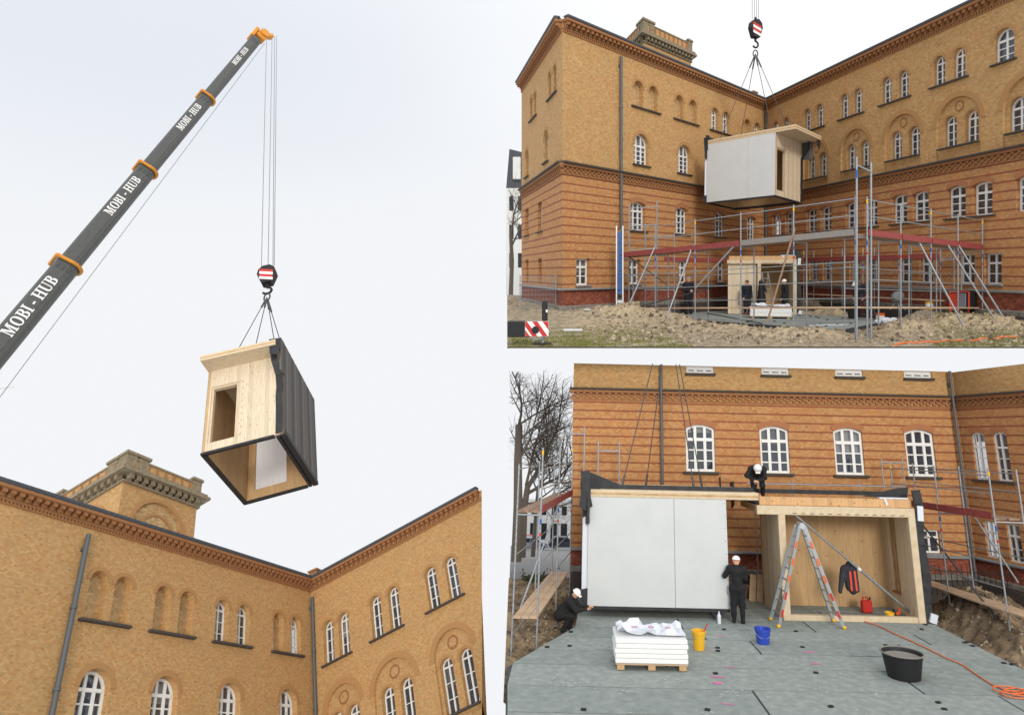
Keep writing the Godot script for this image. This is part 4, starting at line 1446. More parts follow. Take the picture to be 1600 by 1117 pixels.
func sling(site: Transform3D, apex: Vector3, ends: Array, r: float, label: String, ring := true) -> void:
	var t := thing("lifting_sling", site * Transform3D(Basis.IDENTITY, apex), label, "sling", "four-leg lifting slings")
	if ring:
		var m := MB.new()
		for i in 12:
			var a := TAU * i / 12; var b := TAU * (i + 1) / 12
			m.tube(Vector3(cos(a) * r * 8, sin(a) * r * 12, 0), Vector3(cos(b) * r * 8, sin(b) * r * 12, 0), r * 2, r * 2, 5)
		part("ring", m, "steel_wire", t)
	for e in ends:
		var m := MB.new()
		var d: Vector3 = e - apex
		m.tube(Vector3.ZERO, d, r, r, 6)
		m.tube(d * 0.04, d * 0.16, r * 2.4, r * 2.4, 6)
		m.tube(d * 0.97, d, r * 3.0, r * 3.0, 6)
		part("leg", m, "steel_wire", t)


func scaffold_run(t: Node3D, p0: Vector3, p1: Vector3, bays: int, out: Vector3, lv: Dictionary, k := 1.0) -> void:
	# two rows of standards from p0 to p1, the second row shifted by out; lv: heights
	var d := (p1 - p0)
	var dn := d.normalized()
	for row in 2:
		for i in bays + 1:
			var f := p0 + d * i / bays + out * row
			var tp: float = lv.top if row == 0 else lv.get("inner_top", lv.top)
			var m := MB.new()
			var ground := Vector3(f.x, lv.foot, f.z)
			m.tube(ground, f + Vector3.UP * tp, 0.025 * k, 0.025 * k, 8)
			m.box(ground + Vector3.UP * 0.01, Vector3(0.15, 0.02, 0.15) * k)
			part("standard", m, "galvanised", t)
			if row == 0:
				var cm := MB.new()
				cm.tube(f + Vector3.UP * (lv.deck - 0.32 * k), f + Vector3.UP * (lv.deck - 0.18 * k), 0.031 * k, 0.031 * k, 8)
				part("colour_band", cm, "blue_tag", t)
				var cr := MB.new()
				cr.tube(f + Vector3.UP * (lv.deck - 0.62 * k), f + Vector3.UP * (lv.deck - 0.54 * k), 0.031 * k, 0.031 * k, 8)
				part("colour_band", cr, "red", t)
				if i % 2 == 0:
					var cy := MB.new()
					cy.tube(f + Vector3.UP * (tp - 0.2 * k), f + Vector3.UP * (tp - 0.08 * k), 0.031 * k, 0.031 * k, 8)
					part("colour_band", cy, "yellow", t)
	for i in bays + 1: # cross tubes under the deck
		var f := p0 + d * i / bays
		var m := MB.new()
		m.tube(f + Vector3.UP * (lv.deck - 0.08 * k), f + out + Vector3.UP * (lv.deck - 0.08 * k), 0.024 * k, 0.024 * k, 6)
		part("transom", m, "galvanised", t)
	for row in 2:
		for y in (lv.rails if row == 0 else lv.get("inner_rails", [])):
			for i in bays:
				var m := MB.new()
				m.tube(p0 + d * i / bays + out * row + Vector3.UP * y, p0 + d * (i + 1) / bays + out * row + Vector3.UP * y, 0.018 * k, 0.018 * k, 6)
				part("rail", m, "galvanised", t)
	var side := out.normalized()
	for i in bays: # deck planks and toe boards, bay by bay
		var a := p0 + d * i / bays + dn * 0.03
		var b := p0 + d * (i + 1) / bays - dn * 0.03
		var nb := 2
		for q in nb:
			var m := MB.new()
			var o = out * ((q + 0.5) / nb) + Vector3.UP * lv.deck
			m.beam(a + o, b + o, out.length() / nb - 0.015, 0.05 * k)
			part("deck_plank", m, "scaffold_deck", t)
		if lv.toe:
			var tb := MB.new()
			var o2 = -side * 0.035 * k + Vector3.UP * (lv.deck + 0.08 * k)
			tb.beam(a + o2, b + o2, 0.03 * k, 0.2 * k)
			part("toe_board", tb, "toe_grey" if i in lv.get("grey", []) else "toe_red", t)
	if lv.has("low_plank"):
		for i in bays:
			var m := MB.new()
			var o = out * 0.3 + Vector3.UP * lv.low_plank
			m.beam(p0 + d * i / bays + o + dn * 0.02, p0 + d * (i + 1) / bays + o - dn * 0.02, 0.24 * k, 0.05 * k)
			part("walkway_plank", m, "plank", t)


func pole(t: Node3D, a: Vector3, b: Vector3, r := 0.03, called := "raking_brace", mat := "galvanised") -> void:
	var m := MB.new()
	m.tube(a, b, r, r, 8)
	part(called, m, mat, t)


# ---------------------------------------------------------------- bare trees
func grow(mb: MB, p: Vector3, d: Vector3, len: float, r: float, depth: int, keep: Callable, r_: RandomNumberGenerator) -> void:
	var segs := 3 if depth > 1 else 2
	var q := p
	var dir := d
	for i in segs:
		dir = (dir + Vector3(r_.randf_range(-1, 1), r_.randf_range(-0.7, 1.0), r_.randf_range(-1, 1)) * 0.2).normalized()
		var e := q + dir * len / segs
		if not keep.call(e): return
		var r0 := r * (1.0 - 0.35 * i / segs)
		var r1 := r * (1.0 - 0.35 * (i + 1.0) / segs)
		mb.tube(q, e, r0, r1, 6 if depth > 2 else 4, false)
		if depth > 0 and i < segs:
			for c in (2 if depth > 1 and i == 1 else 1):
				var side := dir.cross(Vector3(r_.randf_range(-1, 1), r_.randf_range(-1, 1), r_.randf_range(-1, 1))).normalized()
				var nd := (dir * r_.randf_range(0.35, 0.8) + side * r_.randf_range(0.6, 1.0) + Vector3.UP * 0.15).normalized()
				grow(mb, e, nd, len * r_.randf_range(0.5, 0.75), r1 * 0.62, depth - 1, keep, r_)
		q = e
	if depth > 0: grow(mb, q, (dir + Vector3.UP * 0.2).normalized(), len * 0.8, r * 0.62, depth - 1, keep, r_)


func bare_tree(at_: Transform3D, trunk: Array, r0: float, limbs: Array, depth: int, keep: Callable, label: String, sd: int) -> void:
	var t := thing("bare_tree", at_, label, "tree", "leafless trees")
	var r_ := RandomNumberGenerator.new()
	r_.seed = sd
	var m := MB.new()
	for i in trunk.size() - 1: m.tube(trunk[i], trunk[i + 1], r0 * (1.0 - 0.4 * i / trunk.size()), r0 * (1.0 - 0.4 * (i + 1.0) / trunk.size()), 10, false)
	part("trunk", m, "bark", t)
	var c := MB.new()
	for l in limbs: grow(c, l[0], (l[1] as Vector3).normalized(), l[2], l[3], depth, keep, r_)
	if c.v.size() > 0: part("crown", c, "bark", t)


# ---------------------------------------------------------------- site A: crane and hanging module
func site_a_objects() -> void:
	var g := MB.new()  # unseen ground sheet, added below site A to block sky light from underneath
	g.box(Vector3(4, -0.1, 6), Vector3(14, 0.2, 15))
	structure("courtyard_ground", g, "asphalt", A)
	# crane boom
	var base := Vector3(-6.5, 19.55, 11.12)
	var head := Vector3(2.95, 43.3, 9.0)
	var a := (head - base).normalized()
	var eye := A.affine_inverse() * Vector3.ZERO
	var n := (eye - (base + head) / 2)
	n = (n - a * n.dot(a)).normalized()
	var up := n.cross(a)
	var F := Basis(a, up, n) # x along the boom, y towards its top edge, z to the viewer
	var t := thing("mobile_crane", A * Transform3D(F, base), "dark grey telescopic crane boom with orange collars and white lettering reaching across the sky", "crane")
	var L := base.distance_to(head)
	var cuts := [[-1.0, 6.15, 0.98], [6.15, 12.5, 0.86], [12.5, 18.8, 0.76], [18.8, L - 0.3, 0.66]]
	for c in cuts:
		var w: float = c[2]
		var prof := PackedVector2Array()
		# rounded lower half, flat top
		prof.append(Vector2(-w * 0.33, w * 0.46))
		prof.append(Vector2(-w * 0.42, w * 0.38))
		for i in 9:
			var an := PI + PI * i / 8.0
			prof.append(Vector2(cos(an) * w * 0.42, -w * 0.1 + sin(an) * w * 0.4))
		prof.append(Vector2(w * 0.42, w * 0.38))
		prof.append(Vector2(w * 0.33, w * 0.46))
		var m := MB.new()
		# profile plane: across (z of F) and up (y of F), pulled along the boom
		m.prism(prof, Transform3D(Basis(Vector3(0, 0, 1), Vector3(0, 1, 0), Vector3(-1, 0, 0)), Vector3.ZERO), -c[1], -c[0])
		part("boom_section", m, "boom_grey", t)
	for c in [[6.15, 0.98], [12.5, 0.86], [18.8, 0.76]]:
		var m := MB.new()
		var w: float = c[1] * 1.08
		for i in 14:
			var a0 := PI + PI * i / 14.0; var a1 := PI + PI * (i + 1) / 14.0
			var p0 := Vector3(c[0], -w * 0.08 + sin(a0) * w * 0.44, cos(a0) * w * 0.47)
			var p1 := Vector3(c[0], -w * 0.08 + sin(a1) * w * 0.44, cos(a1) * w * 0.47)
			m.tube(p0, p1, 0.075, 0.075, 6, false)
		for z in [-1, 1]: m.tube(Vector3(c[0], -w * 0.08, z * w * 0.47), Vector3(c[0], w * 0.5, z * w * 0.47), 0.075, 0.075, 6)
		m.tube(Vector3(c[0], w * 0.5, -w * 0.47), Vector3(c[0], w * 0.5, w * 0.47), 0.075, 0.075, 6)
		part("collar", m, "crane_orange", t)
	var hd := MB.new()
	hd.cbox(Vector3(L + 0.05, 0.3, 0), Vector3(0.9, 0.22, 0.7), 0.05)
	hd.cbox(Vector3(L + 0.2, -0.1, 0), Vector3(0.5, 0.6, 0.55), 0.05)
	hd.tube(Vector3(L + 0.45, -0.15, -0.4), Vector3(L + 0.45, -0.15, 0.4), 0.27, 0.27, 16)
	hd.box(Vector3(L + 0.75, -0.4, 0), Vector3(0.6, 0.2, 0.4), Basis(Vector3(0, 0, 1), -0.7))
	part("boom_head", hd, "crane_orange", t)
	# wear pads, hose clips and a weld seam on each section
	for c in cuts:
		for i in 3:
			var m := MB.new()
			m.cbox(Vector3(c[1] - 0.35, c[2] * (0.28 - 0.22 * i), c[2] * 0.425), Vector3(0.22, 0.09, 0.03), 0.01)
			part("wear_pad", m, "steel_wire", t)
		var sm := MB.new()
		sm.tube(Vector3(c[0] + 0.2, -c[2] * 0.1, c[2] * 0.421), Vector3(c[1] - 0.1, -c[2] * 0.1, c[2] * 0.421), 0.012, 0.012, 5)
		part("weld_seam", sm, "boom_grey", t)
	for s in [[2.3, 5.2, 0.98], [9.1, 11.6, 0.86], [15.6, 17.8, 0.76], [22.1, 23.9, 0.66]]:
		var tm := TextMesh.new()
		var ft := SystemFont.new()
		ft.font_names = PackedStringArray(["Droid Serif"])
		ft.font_weight = 700
		tm.font = ft
		tm.text = "MOBI - HUB"
		tm.font_size = 64
		tm.pixel_size = 0.01
		tm.depth = 0.02
		tm.horizontal_alignment = HORIZONTAL_ALIGNMENT_CENTER
		tm.vertical_alignment = VERTICAL_ALIGNMENT_CENTER
		var wd := tm.get_aabb().size.x
		var k: float = (s[1] - s[0]) / maxf(wd, 0.01)
		var o := part("lettering", tm, "white", t, Transform3D(Basis(Vector3(k, 0, 0), Vector3(0, k * 1.2, 0), Vector3(0, 0, 1)), Vector3((s[0] + s[1]) / 2, s[2] * 0.10, s[2] * 0.42 + 0.012)))
		o.set_meta("label", "white MOBI - HUB lettering on the boom")
	var Fi := F.inverse()
	var top := Vector3(3.91, 43.0, 8.88)
	var hook := Vector3(3.91, 21.45, 8.88)
	for q in [[-0.34, -0.28], [-0.02, 0.02], [0.12, 0.24], [0.24, 0.3]]:
		var m := MB.new()
		m.tube(Fi * (top + Vector3(q[0] * 1.2, -0.3, 0) - base), Fi * (hook + Vector3(q[1], 0.5, 0) - base), 0.016, 0.016, 5)
		part("hoist_rope", m, "rope_grey", t)
	var lr := MB.new()
	lr.tube(Vector3(-1, -1.05, 0), Vector3(L, -0.5, 0), 0.014, 0.014, 5)
	part("boom_rope", lr, "rope_grey", t)
	hook_block(A * Transform3D(Basis(Vector3.UP, 0.3), hook), 0.85, "black hook block with red and white stripes under the long crane boom")
	var mt := Transform3D(Basis(Vector3.UP, deg_to_rad(16.23)), Vector3(3.2866, 12.7192, 10.8713))
	crane_module(A * mt, 2.282, 3.0, 3.476, 0.62, "open-bottomed timber module with dark clad side hanging under the crane boom", false)
	var apex := Vector3(3.91, 20.3, 8.88)
	var ends := []
	for e in [[0.45, -0.3], [1.1, -0.5], [1.75, -1.5], [1.95, -2.6]]: ends.append(mt * Vector3(e[0], 3.22, e[1]))
	sling(A, apex, ends, 0.016, "wire sling between the hook and the timber module below the crane boom")
	# twigs of a tree that stands beyond the picture's left edge
	var keep := func(_p: Vector3): return true
	bare_tree(A * Transform3D(Basis.IDENTITY, Vector3(1.2, 0.0, 17.6)), [Vector3(0, 0, 0), Vector3(0.1, 6, 0), Vector3(0.3, 12.0, 0)], 0.35,
		[[Vector3(0.3, 12, 0), Vector3(0.75, 0.25, 0.0), 1.0, 0.022], [Vector3(0.28, 11.6, 0), Vector3(0.7, 0.5, 0.05), 1.0, 0.02]], 3, keep, "thin bare twigs reaching in beside the lower end of the crane boom", 77)


# ---------------------------------------------------------------- site B: the courtyard
const MOUNDS := [[1.56, -26.4, 1.1, 0.9, 0.5], [2.9, -26.2, 1.1, 1.0, 0.62], [4.0, -25.2, 1.0, 1.0, 0.55], [4.9, -23.4, 1.0, 1.1, 0.55], [5.8, -22.4, 0.9, 1.0, 0.5], [6.8, -21.5, 0.9, 0.8, 0.5], [7.7, -21.0, 0.9, 0.7, 0.5], [8.4, -20.6, 0.7, 0.6, 0.3],
	[10.9, -21.7, 0.8, 0.8, 0.45], [11.9, -22.4, 0.9, 0.8, 0.6], [13.4, -24.0, 0.9, 0.8, 0.75], [13.9, -23.2, 1.4, 0.7, 0.4], [14.9, -23.8, 1.0, 0.8, 0.7], [15.6, -23.0, 1.0, 0.8, 0.5], [12.9, -32.0, 1.1, 0.9, 1.2], [11.6, -33.0, 0.9, 0.8, 0.9], [1.0, -24.0, 1.2, 1.2, 0.15]]


func b_height(x: float, z: float, fn: FastNoiseLite) -> float:
	var d := -z
	var slope := smoothstep(23.0, 28.0, d) * 0.55
	var y := slope
	# the pit round the deck
	var u := Vector2(x - 8.6, d - 30.0).rotated(0.78)
	var pit := 1.0 - smoothstep(5.2, 6.4, maxf(absf(u.x) * 1.0, absf(u.y) * 0.95))
	y = lerpf(y, -0.42, pit)
	for m in MOUNDS:
		var q := Vector2((x - m[0]) / m[2], (z - m[1]) / m[3]).length_squared()
		if q < 6.0: y += m[4] * (0.62 if x > 10.0 or x < 2.6 else 0.36) * exp(-q * 0.9) * (1.0 + 0.35 * fn.get_noise_2d(x * 3.0, z * 3.0))
	var rough := 0.03 + 0.14 * clampf(y, 0.0, 0.8)
	y += fn.get_noise_2d(x * 9.0, z * 9.0) * rough + fn.get_noise_2d(x * 30.0, z * 30.0) * (0.03 + 0.12 * clampf(y, 0.0, 0.5)) + fn.get_noise_2d(x * 70.0, z * 70.0) * 0.03
	return y


func site_b_ground() -> void:
	var fn := FastNoiseLite.new()
	fn.seed = 8
	fn.frequency = 0.11
	fn.fractal_octaves = 3
	var mb := MB.new()
	mb.use_col = true
	var nx := 260
	var nz := 210
	var P := []
	var K := []
	for k in nz + 1:
		var d := 18.3 + (43.0 - 18.3) * pow(float(k) / nz, 1.25)
		for i in nx + 1:
			var x0 := -0.1075 * d
			var x := x0 + (0.74 * d - x0) * i / nx
			var y := b_height(x, -d, fn)
			if k == 0: y = 0.0
			P.append(Vector3(x, y, -d))
			var s := clampf(0.5 + 0.9 * fn.get_noise_2d(x * 2.2 + 50, d * 2.2), 0, 1)
			var fine := fn.get_noise_2d(x * 26.0, d * 26.0)
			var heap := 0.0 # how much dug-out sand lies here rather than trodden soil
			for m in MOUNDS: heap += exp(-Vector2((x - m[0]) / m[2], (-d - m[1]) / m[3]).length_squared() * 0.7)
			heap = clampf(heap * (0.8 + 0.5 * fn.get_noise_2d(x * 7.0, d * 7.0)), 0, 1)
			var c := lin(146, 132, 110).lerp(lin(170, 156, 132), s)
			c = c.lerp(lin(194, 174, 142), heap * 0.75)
			c = c.lerp(lin(92, 83, 72), clampf(fine * 2.0 + 0.15, 0, 0.75) * (0.4 + 0.5 * s))
			# grass patches on the trodden lawn in front
			var gr := clampf(fn.get_noise_2d(x * 5.0 + 9, d * 9.0) * 2.0 + 0.55, 0, 1) * clampf(1.2 - heap * 3.0, 0, 1)
			gr *= clampf((24.5 - d) / 3.0, 0, 1) * (1.0 if x < 3.2 else clampf((x - 13.0) / 1.5, 0, 1))
			c = c.lerp(lin(108, 112, 52).lerp(lin(136, 132, 70), clampf(fine + 0.5, 0, 1)), gr * 0.75)
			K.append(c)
	for k in nz:
		for i in nx:
			var a: int = k * (nx + 1) + i
			var ids := [a, a + 1, a + nx + 2, a + nx + 1]
			var p0: Vector3 = P[ids[0]]; var p1: Vector3 = P[ids[1]]; var p2: Vector3 = P[ids[2]]; var p3: Vector3 = P[ids[3]]
			var n := (p2 - p0).cross(p3 - p1).normalized()
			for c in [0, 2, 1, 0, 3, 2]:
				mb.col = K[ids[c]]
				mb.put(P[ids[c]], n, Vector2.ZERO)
	# broken front edge of the piece of ground
	for i in nx:
		mb.col = lin(92, 84, 66)
		var a: Vector3 = P[i]; var b: Vector3 = P[i + 1]
		mb.quad(Vector3(a.x, a.y - 0.05, a.z), Vector3(b.x, b.y - 0.05, b.z), b, a)
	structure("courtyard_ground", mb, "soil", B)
	# grass tufts on the lawn
	var gm := MB.new()
	gm.use_col = true
	var r_ := RandomNumberGenerator.new()
	r_.seed = 31
	for i in 5200:
		var d := 18.35 + 5.5 * pow(r_.randf(), 1.4)
		var x := r_.randf_range(-0.1, 3.4 / d) * d if r_.randf() < 0.6 else r_.randf_range(0.56, 0.73) * d
		if fn.get_noise_2d(x * 5.0 + 9, d * 9.0) < -0.22: continue
		var y := b_height(x, -d, fn)
		if d < 18.5: y = minf(y, 0.03)
		gm.col = lin(96, 104, 44).lerp(lin(144, 140, 78), r_.randf())
		for b in 3:
			var an := r_.randf() * TAU
			var w := Vector3(cos(an), 0, sin(an)) * 0.012
			var p := Vector3(x, y - 0.01, -d) + Vector3(r_.randf_range(-0.04, 0.04), 0, r_.randf_range(-0.04, 0.04))
			gm.tri(p - w, p + w, p + Vector3(r_.randf_range(-0.04, 0.04), r_.randf_range(0.03, 0.09), r_.randf_range(-0.04, 0.04)))
	var go := solo("grass", gm, "body", B, "patchy short grass on the trodden lawn in front of the sand heaps", "grass")
	go.set_meta("kind", "stuff")
	clods(B, 2600, func(): return Vector2(r_.randf_range(0.5, 16.5), r_.randf_range(-26.5, -19.0)), func(x: float, z: float): return b_height(x, z, fn), 0.075, "loose clods and stones strewn over the courtyard's sand heaps", r_)
	# concrete-grey deck in the pit
	var q := PackedVector2Array([Vector2(9.84, 23.7), Vector2(14.4, 28.8), Vector2(8.4, 36.0), Vector2(3.3, 30.6)])
	var dk := thing("foundation_deck", B, "grey-green building deck lying in the pit behind the sand heaps", "deck")
	var bs := MB.new()
	bs.prism(q, Transform3D(Basis(Vector3(1, 0, 0), Vector3(0, 0, -1), Vector3(0, 1, 0)), Vector3.ZERO), -0.4, -0.012)
	part("slab", bs, "deck_base", dk)
	for i in 9: # strips of roofing felt
		var m := MB.new()
		var f0 := i / 9.0
		var f1 := (i + 1) / 9.0 - 0.004
		var st := PackedVector2Array([q[0].lerp(q[3], f0), q[1].lerp(q[2], f0), q[1].lerp(q[2], f1), q[0].lerp(q[3], f1)])
		m.prism(st, Transform3D(Basis(Vector3(1, 0, 0), Vector3(0, 0, -1), Vector3(0, 1, 0)), Vector3.ZERO), -0.011, 0.0)
		part("felt_strip", m, "deck_membrane" if i % 2 else "deck_membrane_light", dk)
	for i in 26:
		var m := MB.new()
		var f := Vector2(r_.randf_range(0.05, 0.95), r_.randf_range(0.04, 0.6))
		var p := q[0].lerp(q[1], f.x).lerp(q[3].lerp(q[2], f.x), f.y)
		m.cbox(Vector3(p.x, 0.02, -p.y), Vector3(0.1, 0.04, 0.08), 0.01)
		part("fixing_pad", m, "black", dk)


func site_b_objects() -> void:
	# ---- hanging module
	var bm := Basis(Vector3(0.713, 0.015, 0.701), Vector3(0.022, 0.999, -0.044), Vector3(-0.701, 0.047, 0.711)).orthonormalized()
	var corner := Vector3(6.68, 3.534 + 2.13, -32.688) + bm * Vector3(3.765, 0, 0)
	var mt := Transform3D(Basis(-bm.z, bm.y, bm.x), corner)
	crane_module(B * mt, 2.781, 3.0, 3.765, 1.0, "white boarded timber module hanging in mid-air over the scaffold", true)
	var apex := Vector3(9.07, 13.15, -32.3)
	var ends := []
	for e in [[0.4, -0.4], [2.3, -0.3], [0.4, -3.3], [2.3, -3.3]]: ends.append(mt * Vector3(e[0], 3.22, e[1]))
	sling(B, apex, ends, 0.015, "wire sling above the white module over the courtyard")
	hook_block(B * at(9.07, 14.35, -32.3, 20), 0.8, "black hook block against the white sky above the courtyard roofs")
	var rp := thing("hoist_ropes", B * at(9.07, 14.8, -32.3), "parallel crane ropes running up out of the picture above the courtyard", "rope")
	for x in [-0.16, -0.05, 0.06, 0.16]:
		var m := MB.new()
		m.tube(Vector3(x, 0.1, 0), Vector3(x, 7.5, 0), 0.013, 0.013, 5)
		part("rope", m, "rope_grey", rp)
	# ---- module already standing on the deck
	open_module(B * at(9.15, 0.0, -32.2, -8), 1.9, 2.55, 2.2, 1.5, "timber module with open front standing on the deck behind the scaffold")
	var pl := MB.new()
	var pw := thing("stacked_wall_boards", B * at(7.75, 0, -32.6, -8), "pale timber wall boards standing upright left of the open module on the deck", "wall boards")
	for i in 7:
		var m := MB.new()
		m.cbox(Vector3(0.1 + 0.2 * i, 1.28, 0), Vector3(0.196, 2.54, 0.1), 0.006)
		part("board", m, "spruce", pw)
	# ---- scaffold
	var sc := thing("scaffold", B, "galvanised tube scaffold with red toe boards round the courtyard deck", "scaffold")
	var A0 := Vector3(1.95, -0.5, -28.3) # the platform falls a little to both ends
	var A1 := Vector3(8.7, 0, -19.9)
	var A2 := Vector3(15.9, -0.28, -25.0)
	var deck := 3.3
	var inn := Vector3(0.62, 0, -0.5)
	scaffold_run(sc, A0, A1, 5, inn, {"foot": 0.0, "top": deck + 1.2, "inner_top": deck - 0.05, "deck": deck, "rails": [deck + 1.12, deck + 0.6, 2.45, 1.85, 0.6], "inner_rails": [2.3, 1.3], "toe": true, "grey": [3, 4], "low_plank": 1.02})
	var inn2 := Vector3(-0.45, 0, -0.62)
	scaffold_run(sc, A1 + Vector3(0.5, 0, -0.3), A2, 4, inn2, {"foot": 0.0, "top": deck + 1.2, "inner_top": deck - 0.05, "deck": deck, "rails": [deck + 1.12, deck + 0.6, 1.9], "inner_rails": [1.6, 2.3], "toe": true, "low_plank": 1.0})
	# the two tall standards at the corner
	for p in [[Vector3(8.72, 0, -19.85), 5.7], [Vector3(9.35, 0, -20.25), 5.6]]:
		pole(sc, p[0], p[0] + Vector3.UP * p[1], 0.032, "standard")
	pole(sc, Vector3(8.72, 5.45, -19.85), Vector3(9.35, 5.3, -20.25), 0.03, "rail")
	var tie := MB.new()
	tie.tube(Vector3(8.72, 5.05, -19.85), Vector3(8.72, 5.3, -19.85), 0.038, 0.038, 8)
	part("colour_band", tie, "blue_tag", sc)
	# raking braces
	for b in [[Vector3(4.6, 3.2, -25.1), Vector3(3.5, 0.4, -24.6)], [Vector3(5.9, 3.2, -23.4), Vector3(4.6, 1.5, -24.6)], [Vector3(11.9, 3.2, -22.2), Vector3(13.1, 0.3, -21.6)], [Vector3(13.5, 3.2, -23.3), Vector3(14.9, 0.5, -22.8)], [Vector3(14.2, 3.2, -23.8), Vector3(15.5, 0.5, -23.2)], [Vector3(3.3, 3.2, -26.6), Vector3(2.0, 0.4, -26.2)]]:
		pole(sc, b[0], b[1], 0.034)
	pole(sc, Vector3(7.4, 3.6, -21.6), Vector3(6.4, 0.45, -21.4), 0.035, "timber_pole", "scaffold_deck")
	for b in [[Vector3(2.6, 0.6, -27.6), Vector3(5.2, 1.5, -25.0)], [Vector3(5.2, 0.5, -25.4), Vector3(7.0, 0.2, -24.0)], [Vector3(2.2, 2.9, -28.3), Vector3(3.8, 1.6, -26.6)]]: pole(sc, b[0], b[1], 0.025, "diagonal_brace", "steel_wire")
	# scaffold behind the deck, along the right wing, and ends near the left wing
	var sr := thing("scaffold", B, "rear scaffold with a long red toe board along the right wing's ground floor windows", "scaffold")
	scaffold_run(sr, Vector3(12.3, 0, -34.5), Vector3(15.0, 0, -26.3), 4, Vector3(0.5, 0, 0.1), {"foot": 0.1, "top": deck + 0.0, "deck": 2.72, "rails": [1.5, 2.1], "inner_rails": [1.3], "toe": true, "low_plank": 0.95})
	var sl := thing("scaffold", B, "scaffold frames in front of the left wing's windows beside the blue boards", "scaffold")
	for x in [[2.4, -28.9, 5.2], [3.7, -29.2, 5.4], [3.2, -29.6, 4.4], [4.6, -29.9, 4.0]]:
		pole(sl, Vector3(x[0], 0.2, x[1]), Vector3(x[0], x[2], x[1]), 0.03, "standard")
	for y in [2.0, 3.1, 4.2, 5.0]: pole(sl, Vector3(2.4, y, -28.9), Vector3(3.7, y + 0.1, -29.2), 0.022, "rail")
	for y in [1.3, 2.4, 3.8]: pole(sl, Vector3(3.2, y, -29.6), Vector3(4.6, y, -29.9), 0.022, "rail")
	var tb := MB.new()
	tb.beam(Vector3(4.2, 2.75, -30.4), Vector3(9.0, 2.75, -34.4), 0.03, 0.18)
	part("toe_board", tb, "toe_red", sl)
	# ---- stacked blue scaffold boards on end at the left
	var bb := thing("scaffold_boards", B * at(1.92, 0.25, -28.0, -10), "tall narrow blue and white scaffold frame standing on end by the downpipe", "scaffold frame")
	var f1 := MB.new()
	for x in [-0.14, 0.14]: f1.box(Vector3(x, 1.95, 0), Vector3(0.05, 3.9, 0.06))
	part("side_rail", f1, "white_paint", bb)
	for i in 16:
		var m := MB.new()
		m.box(Vector3(0, 1.0 + i * 0.17, 0.005), Vector3(0.2, 0.13, 0.04))
		part("blue_plate", m, "blue_tag", bb)
	for i in 4:
		var m := MB.new()
		m.box(Vector3(0, 0.15 + i * 0.22, 0.005), Vector3(0.2, 0.12, 0.04))
		part("dark_plate", m, "black" if i % 2 else "foil", bb)
	# ---- people
	var dark := lin(26, 27, 32)
	person(B, at(5.7, 0.0, -32.4, 20), 1.9, {"el": Vector3(0.15, 0.63, 0.0), "er": Vector3(-0.15, 0.63, 0.0), "hl": Vector3(0.02, 0.63, 0.13), "hr": Vector3(-0.03, 0.61, 0.13)}, dark, lin(24, 25, 30), "man in black with grey hair standing behind the left scaffold", false, lin(150, 140, 130))
	person(B, at(8.55, 0.0, -32.0, 10), 1.72, {"kl": Vector3(0.06, 0.28, 0.05), "al": Vector3(0.05, 0.045, 0.05), "kr": Vector3(-0.03, 0.28, -0.02), "ar": Vector3(-0.02, 0.045, -0.08)}, lin(22, 24, 34), lin(34, 36, 44), "person in navy jacket and red shoes walking before the pale wall boards", false, lin(70, 58, 48), lin(170, 50, 60))
	person(B, at(10.2, 0.0, -31.2, -90), 1.8, {"hl": Vector3(0.1, 0.48, 0.1)}, lin(30, 31, 36), lin(28, 29, 34), "worker in dark clothes and white helmet at the open module's front", true)
	person(B, at(13.0, 0.1, -29.3, -60), 1.75, {"pelvis": Vector3(0, 0.5, -0.05), "chest": Vector3(0, 0.69, 0.06), "neck": Vector3(0, 0.77, 0.13), "head": Vector3(0, 0.84, 0.17)}, lin(32, 30, 40), lin(70, 36, 40), "stooping worker in dark clothes and white helmet behind the corner standards", true)
	# a black coat hung on a scaffold tube
	var ct := MB.new()
	for i in 6:
		var y0 := 1.72 - i * 0.26
		ct.tube(Vector3(0, y0, 0), Vector3(0.02 * i, y0 - 0.26, 0), 0.08 + 0.035 * minf(i, 4), 0.08 + 0.035 * minf(i + 1, 4), 10, i == 5)
	ct.tube(Vector3(0.08, 1.6, 0), Vector3(0.26, 1.15, 0.05), 0.08, 0.05, 8)
	solo("work_coat", ct, "black", B * at(9.05, 0.0, -31.3), "black work coat hanging from a scaffold tube beside the pallet of white boards", "coat")
	# ---- pallet of white boards
	board_pallet(B * at(9.0, 0.0, -29.6, -14), 1.8, 0.9, 0.55, "stack of white insulation boards on a pallet on the courtyard deck", "pallets of white boards")
	# ---- ladder leaning in the open module
	var ld := thing("step_ladder", B * at(9.35, 0, -31.6, 20), "aluminium step ladder standing in front of the open module on the courtyard deck", "ladder")
	for x in [-0.22, 0.22]:
		var m := MB.new()
		m.beam(Vector3(x, 0, 0.4), Vector3(x * 0.8, 2.1, 0), 0.06, 0.03)
		m.beam(Vector3(x, 0, -0.4), Vector3(x * 0.8, 2.1, 0), 0.06, 0.03)
		part("stile", m, "aluminium", ld)
	for i in 7:
		var m := MB.new()
		var y := 0.25 + i * 0.26
		m.box(Vector3(0, y, 0.4 * (1 - y / 2.1)), Vector3(0.4, 0.03, 0.08))
		part("step", m, "aluminium", ld)
	# ---- small things on and round the deck
	var wl := [[12.6, 0.0, -29.2, "mortar_bucket", "black", "small black tub on the courtyard deck's far side"], [14.9, 0.55, -26.9, "bucket", "yellow", "yellow bucket behind the red toe board near the right wing"], [13.0, 0.02, -27.3, "bucket", "orange", "orange pail with a white label on the deck's right edge"]]
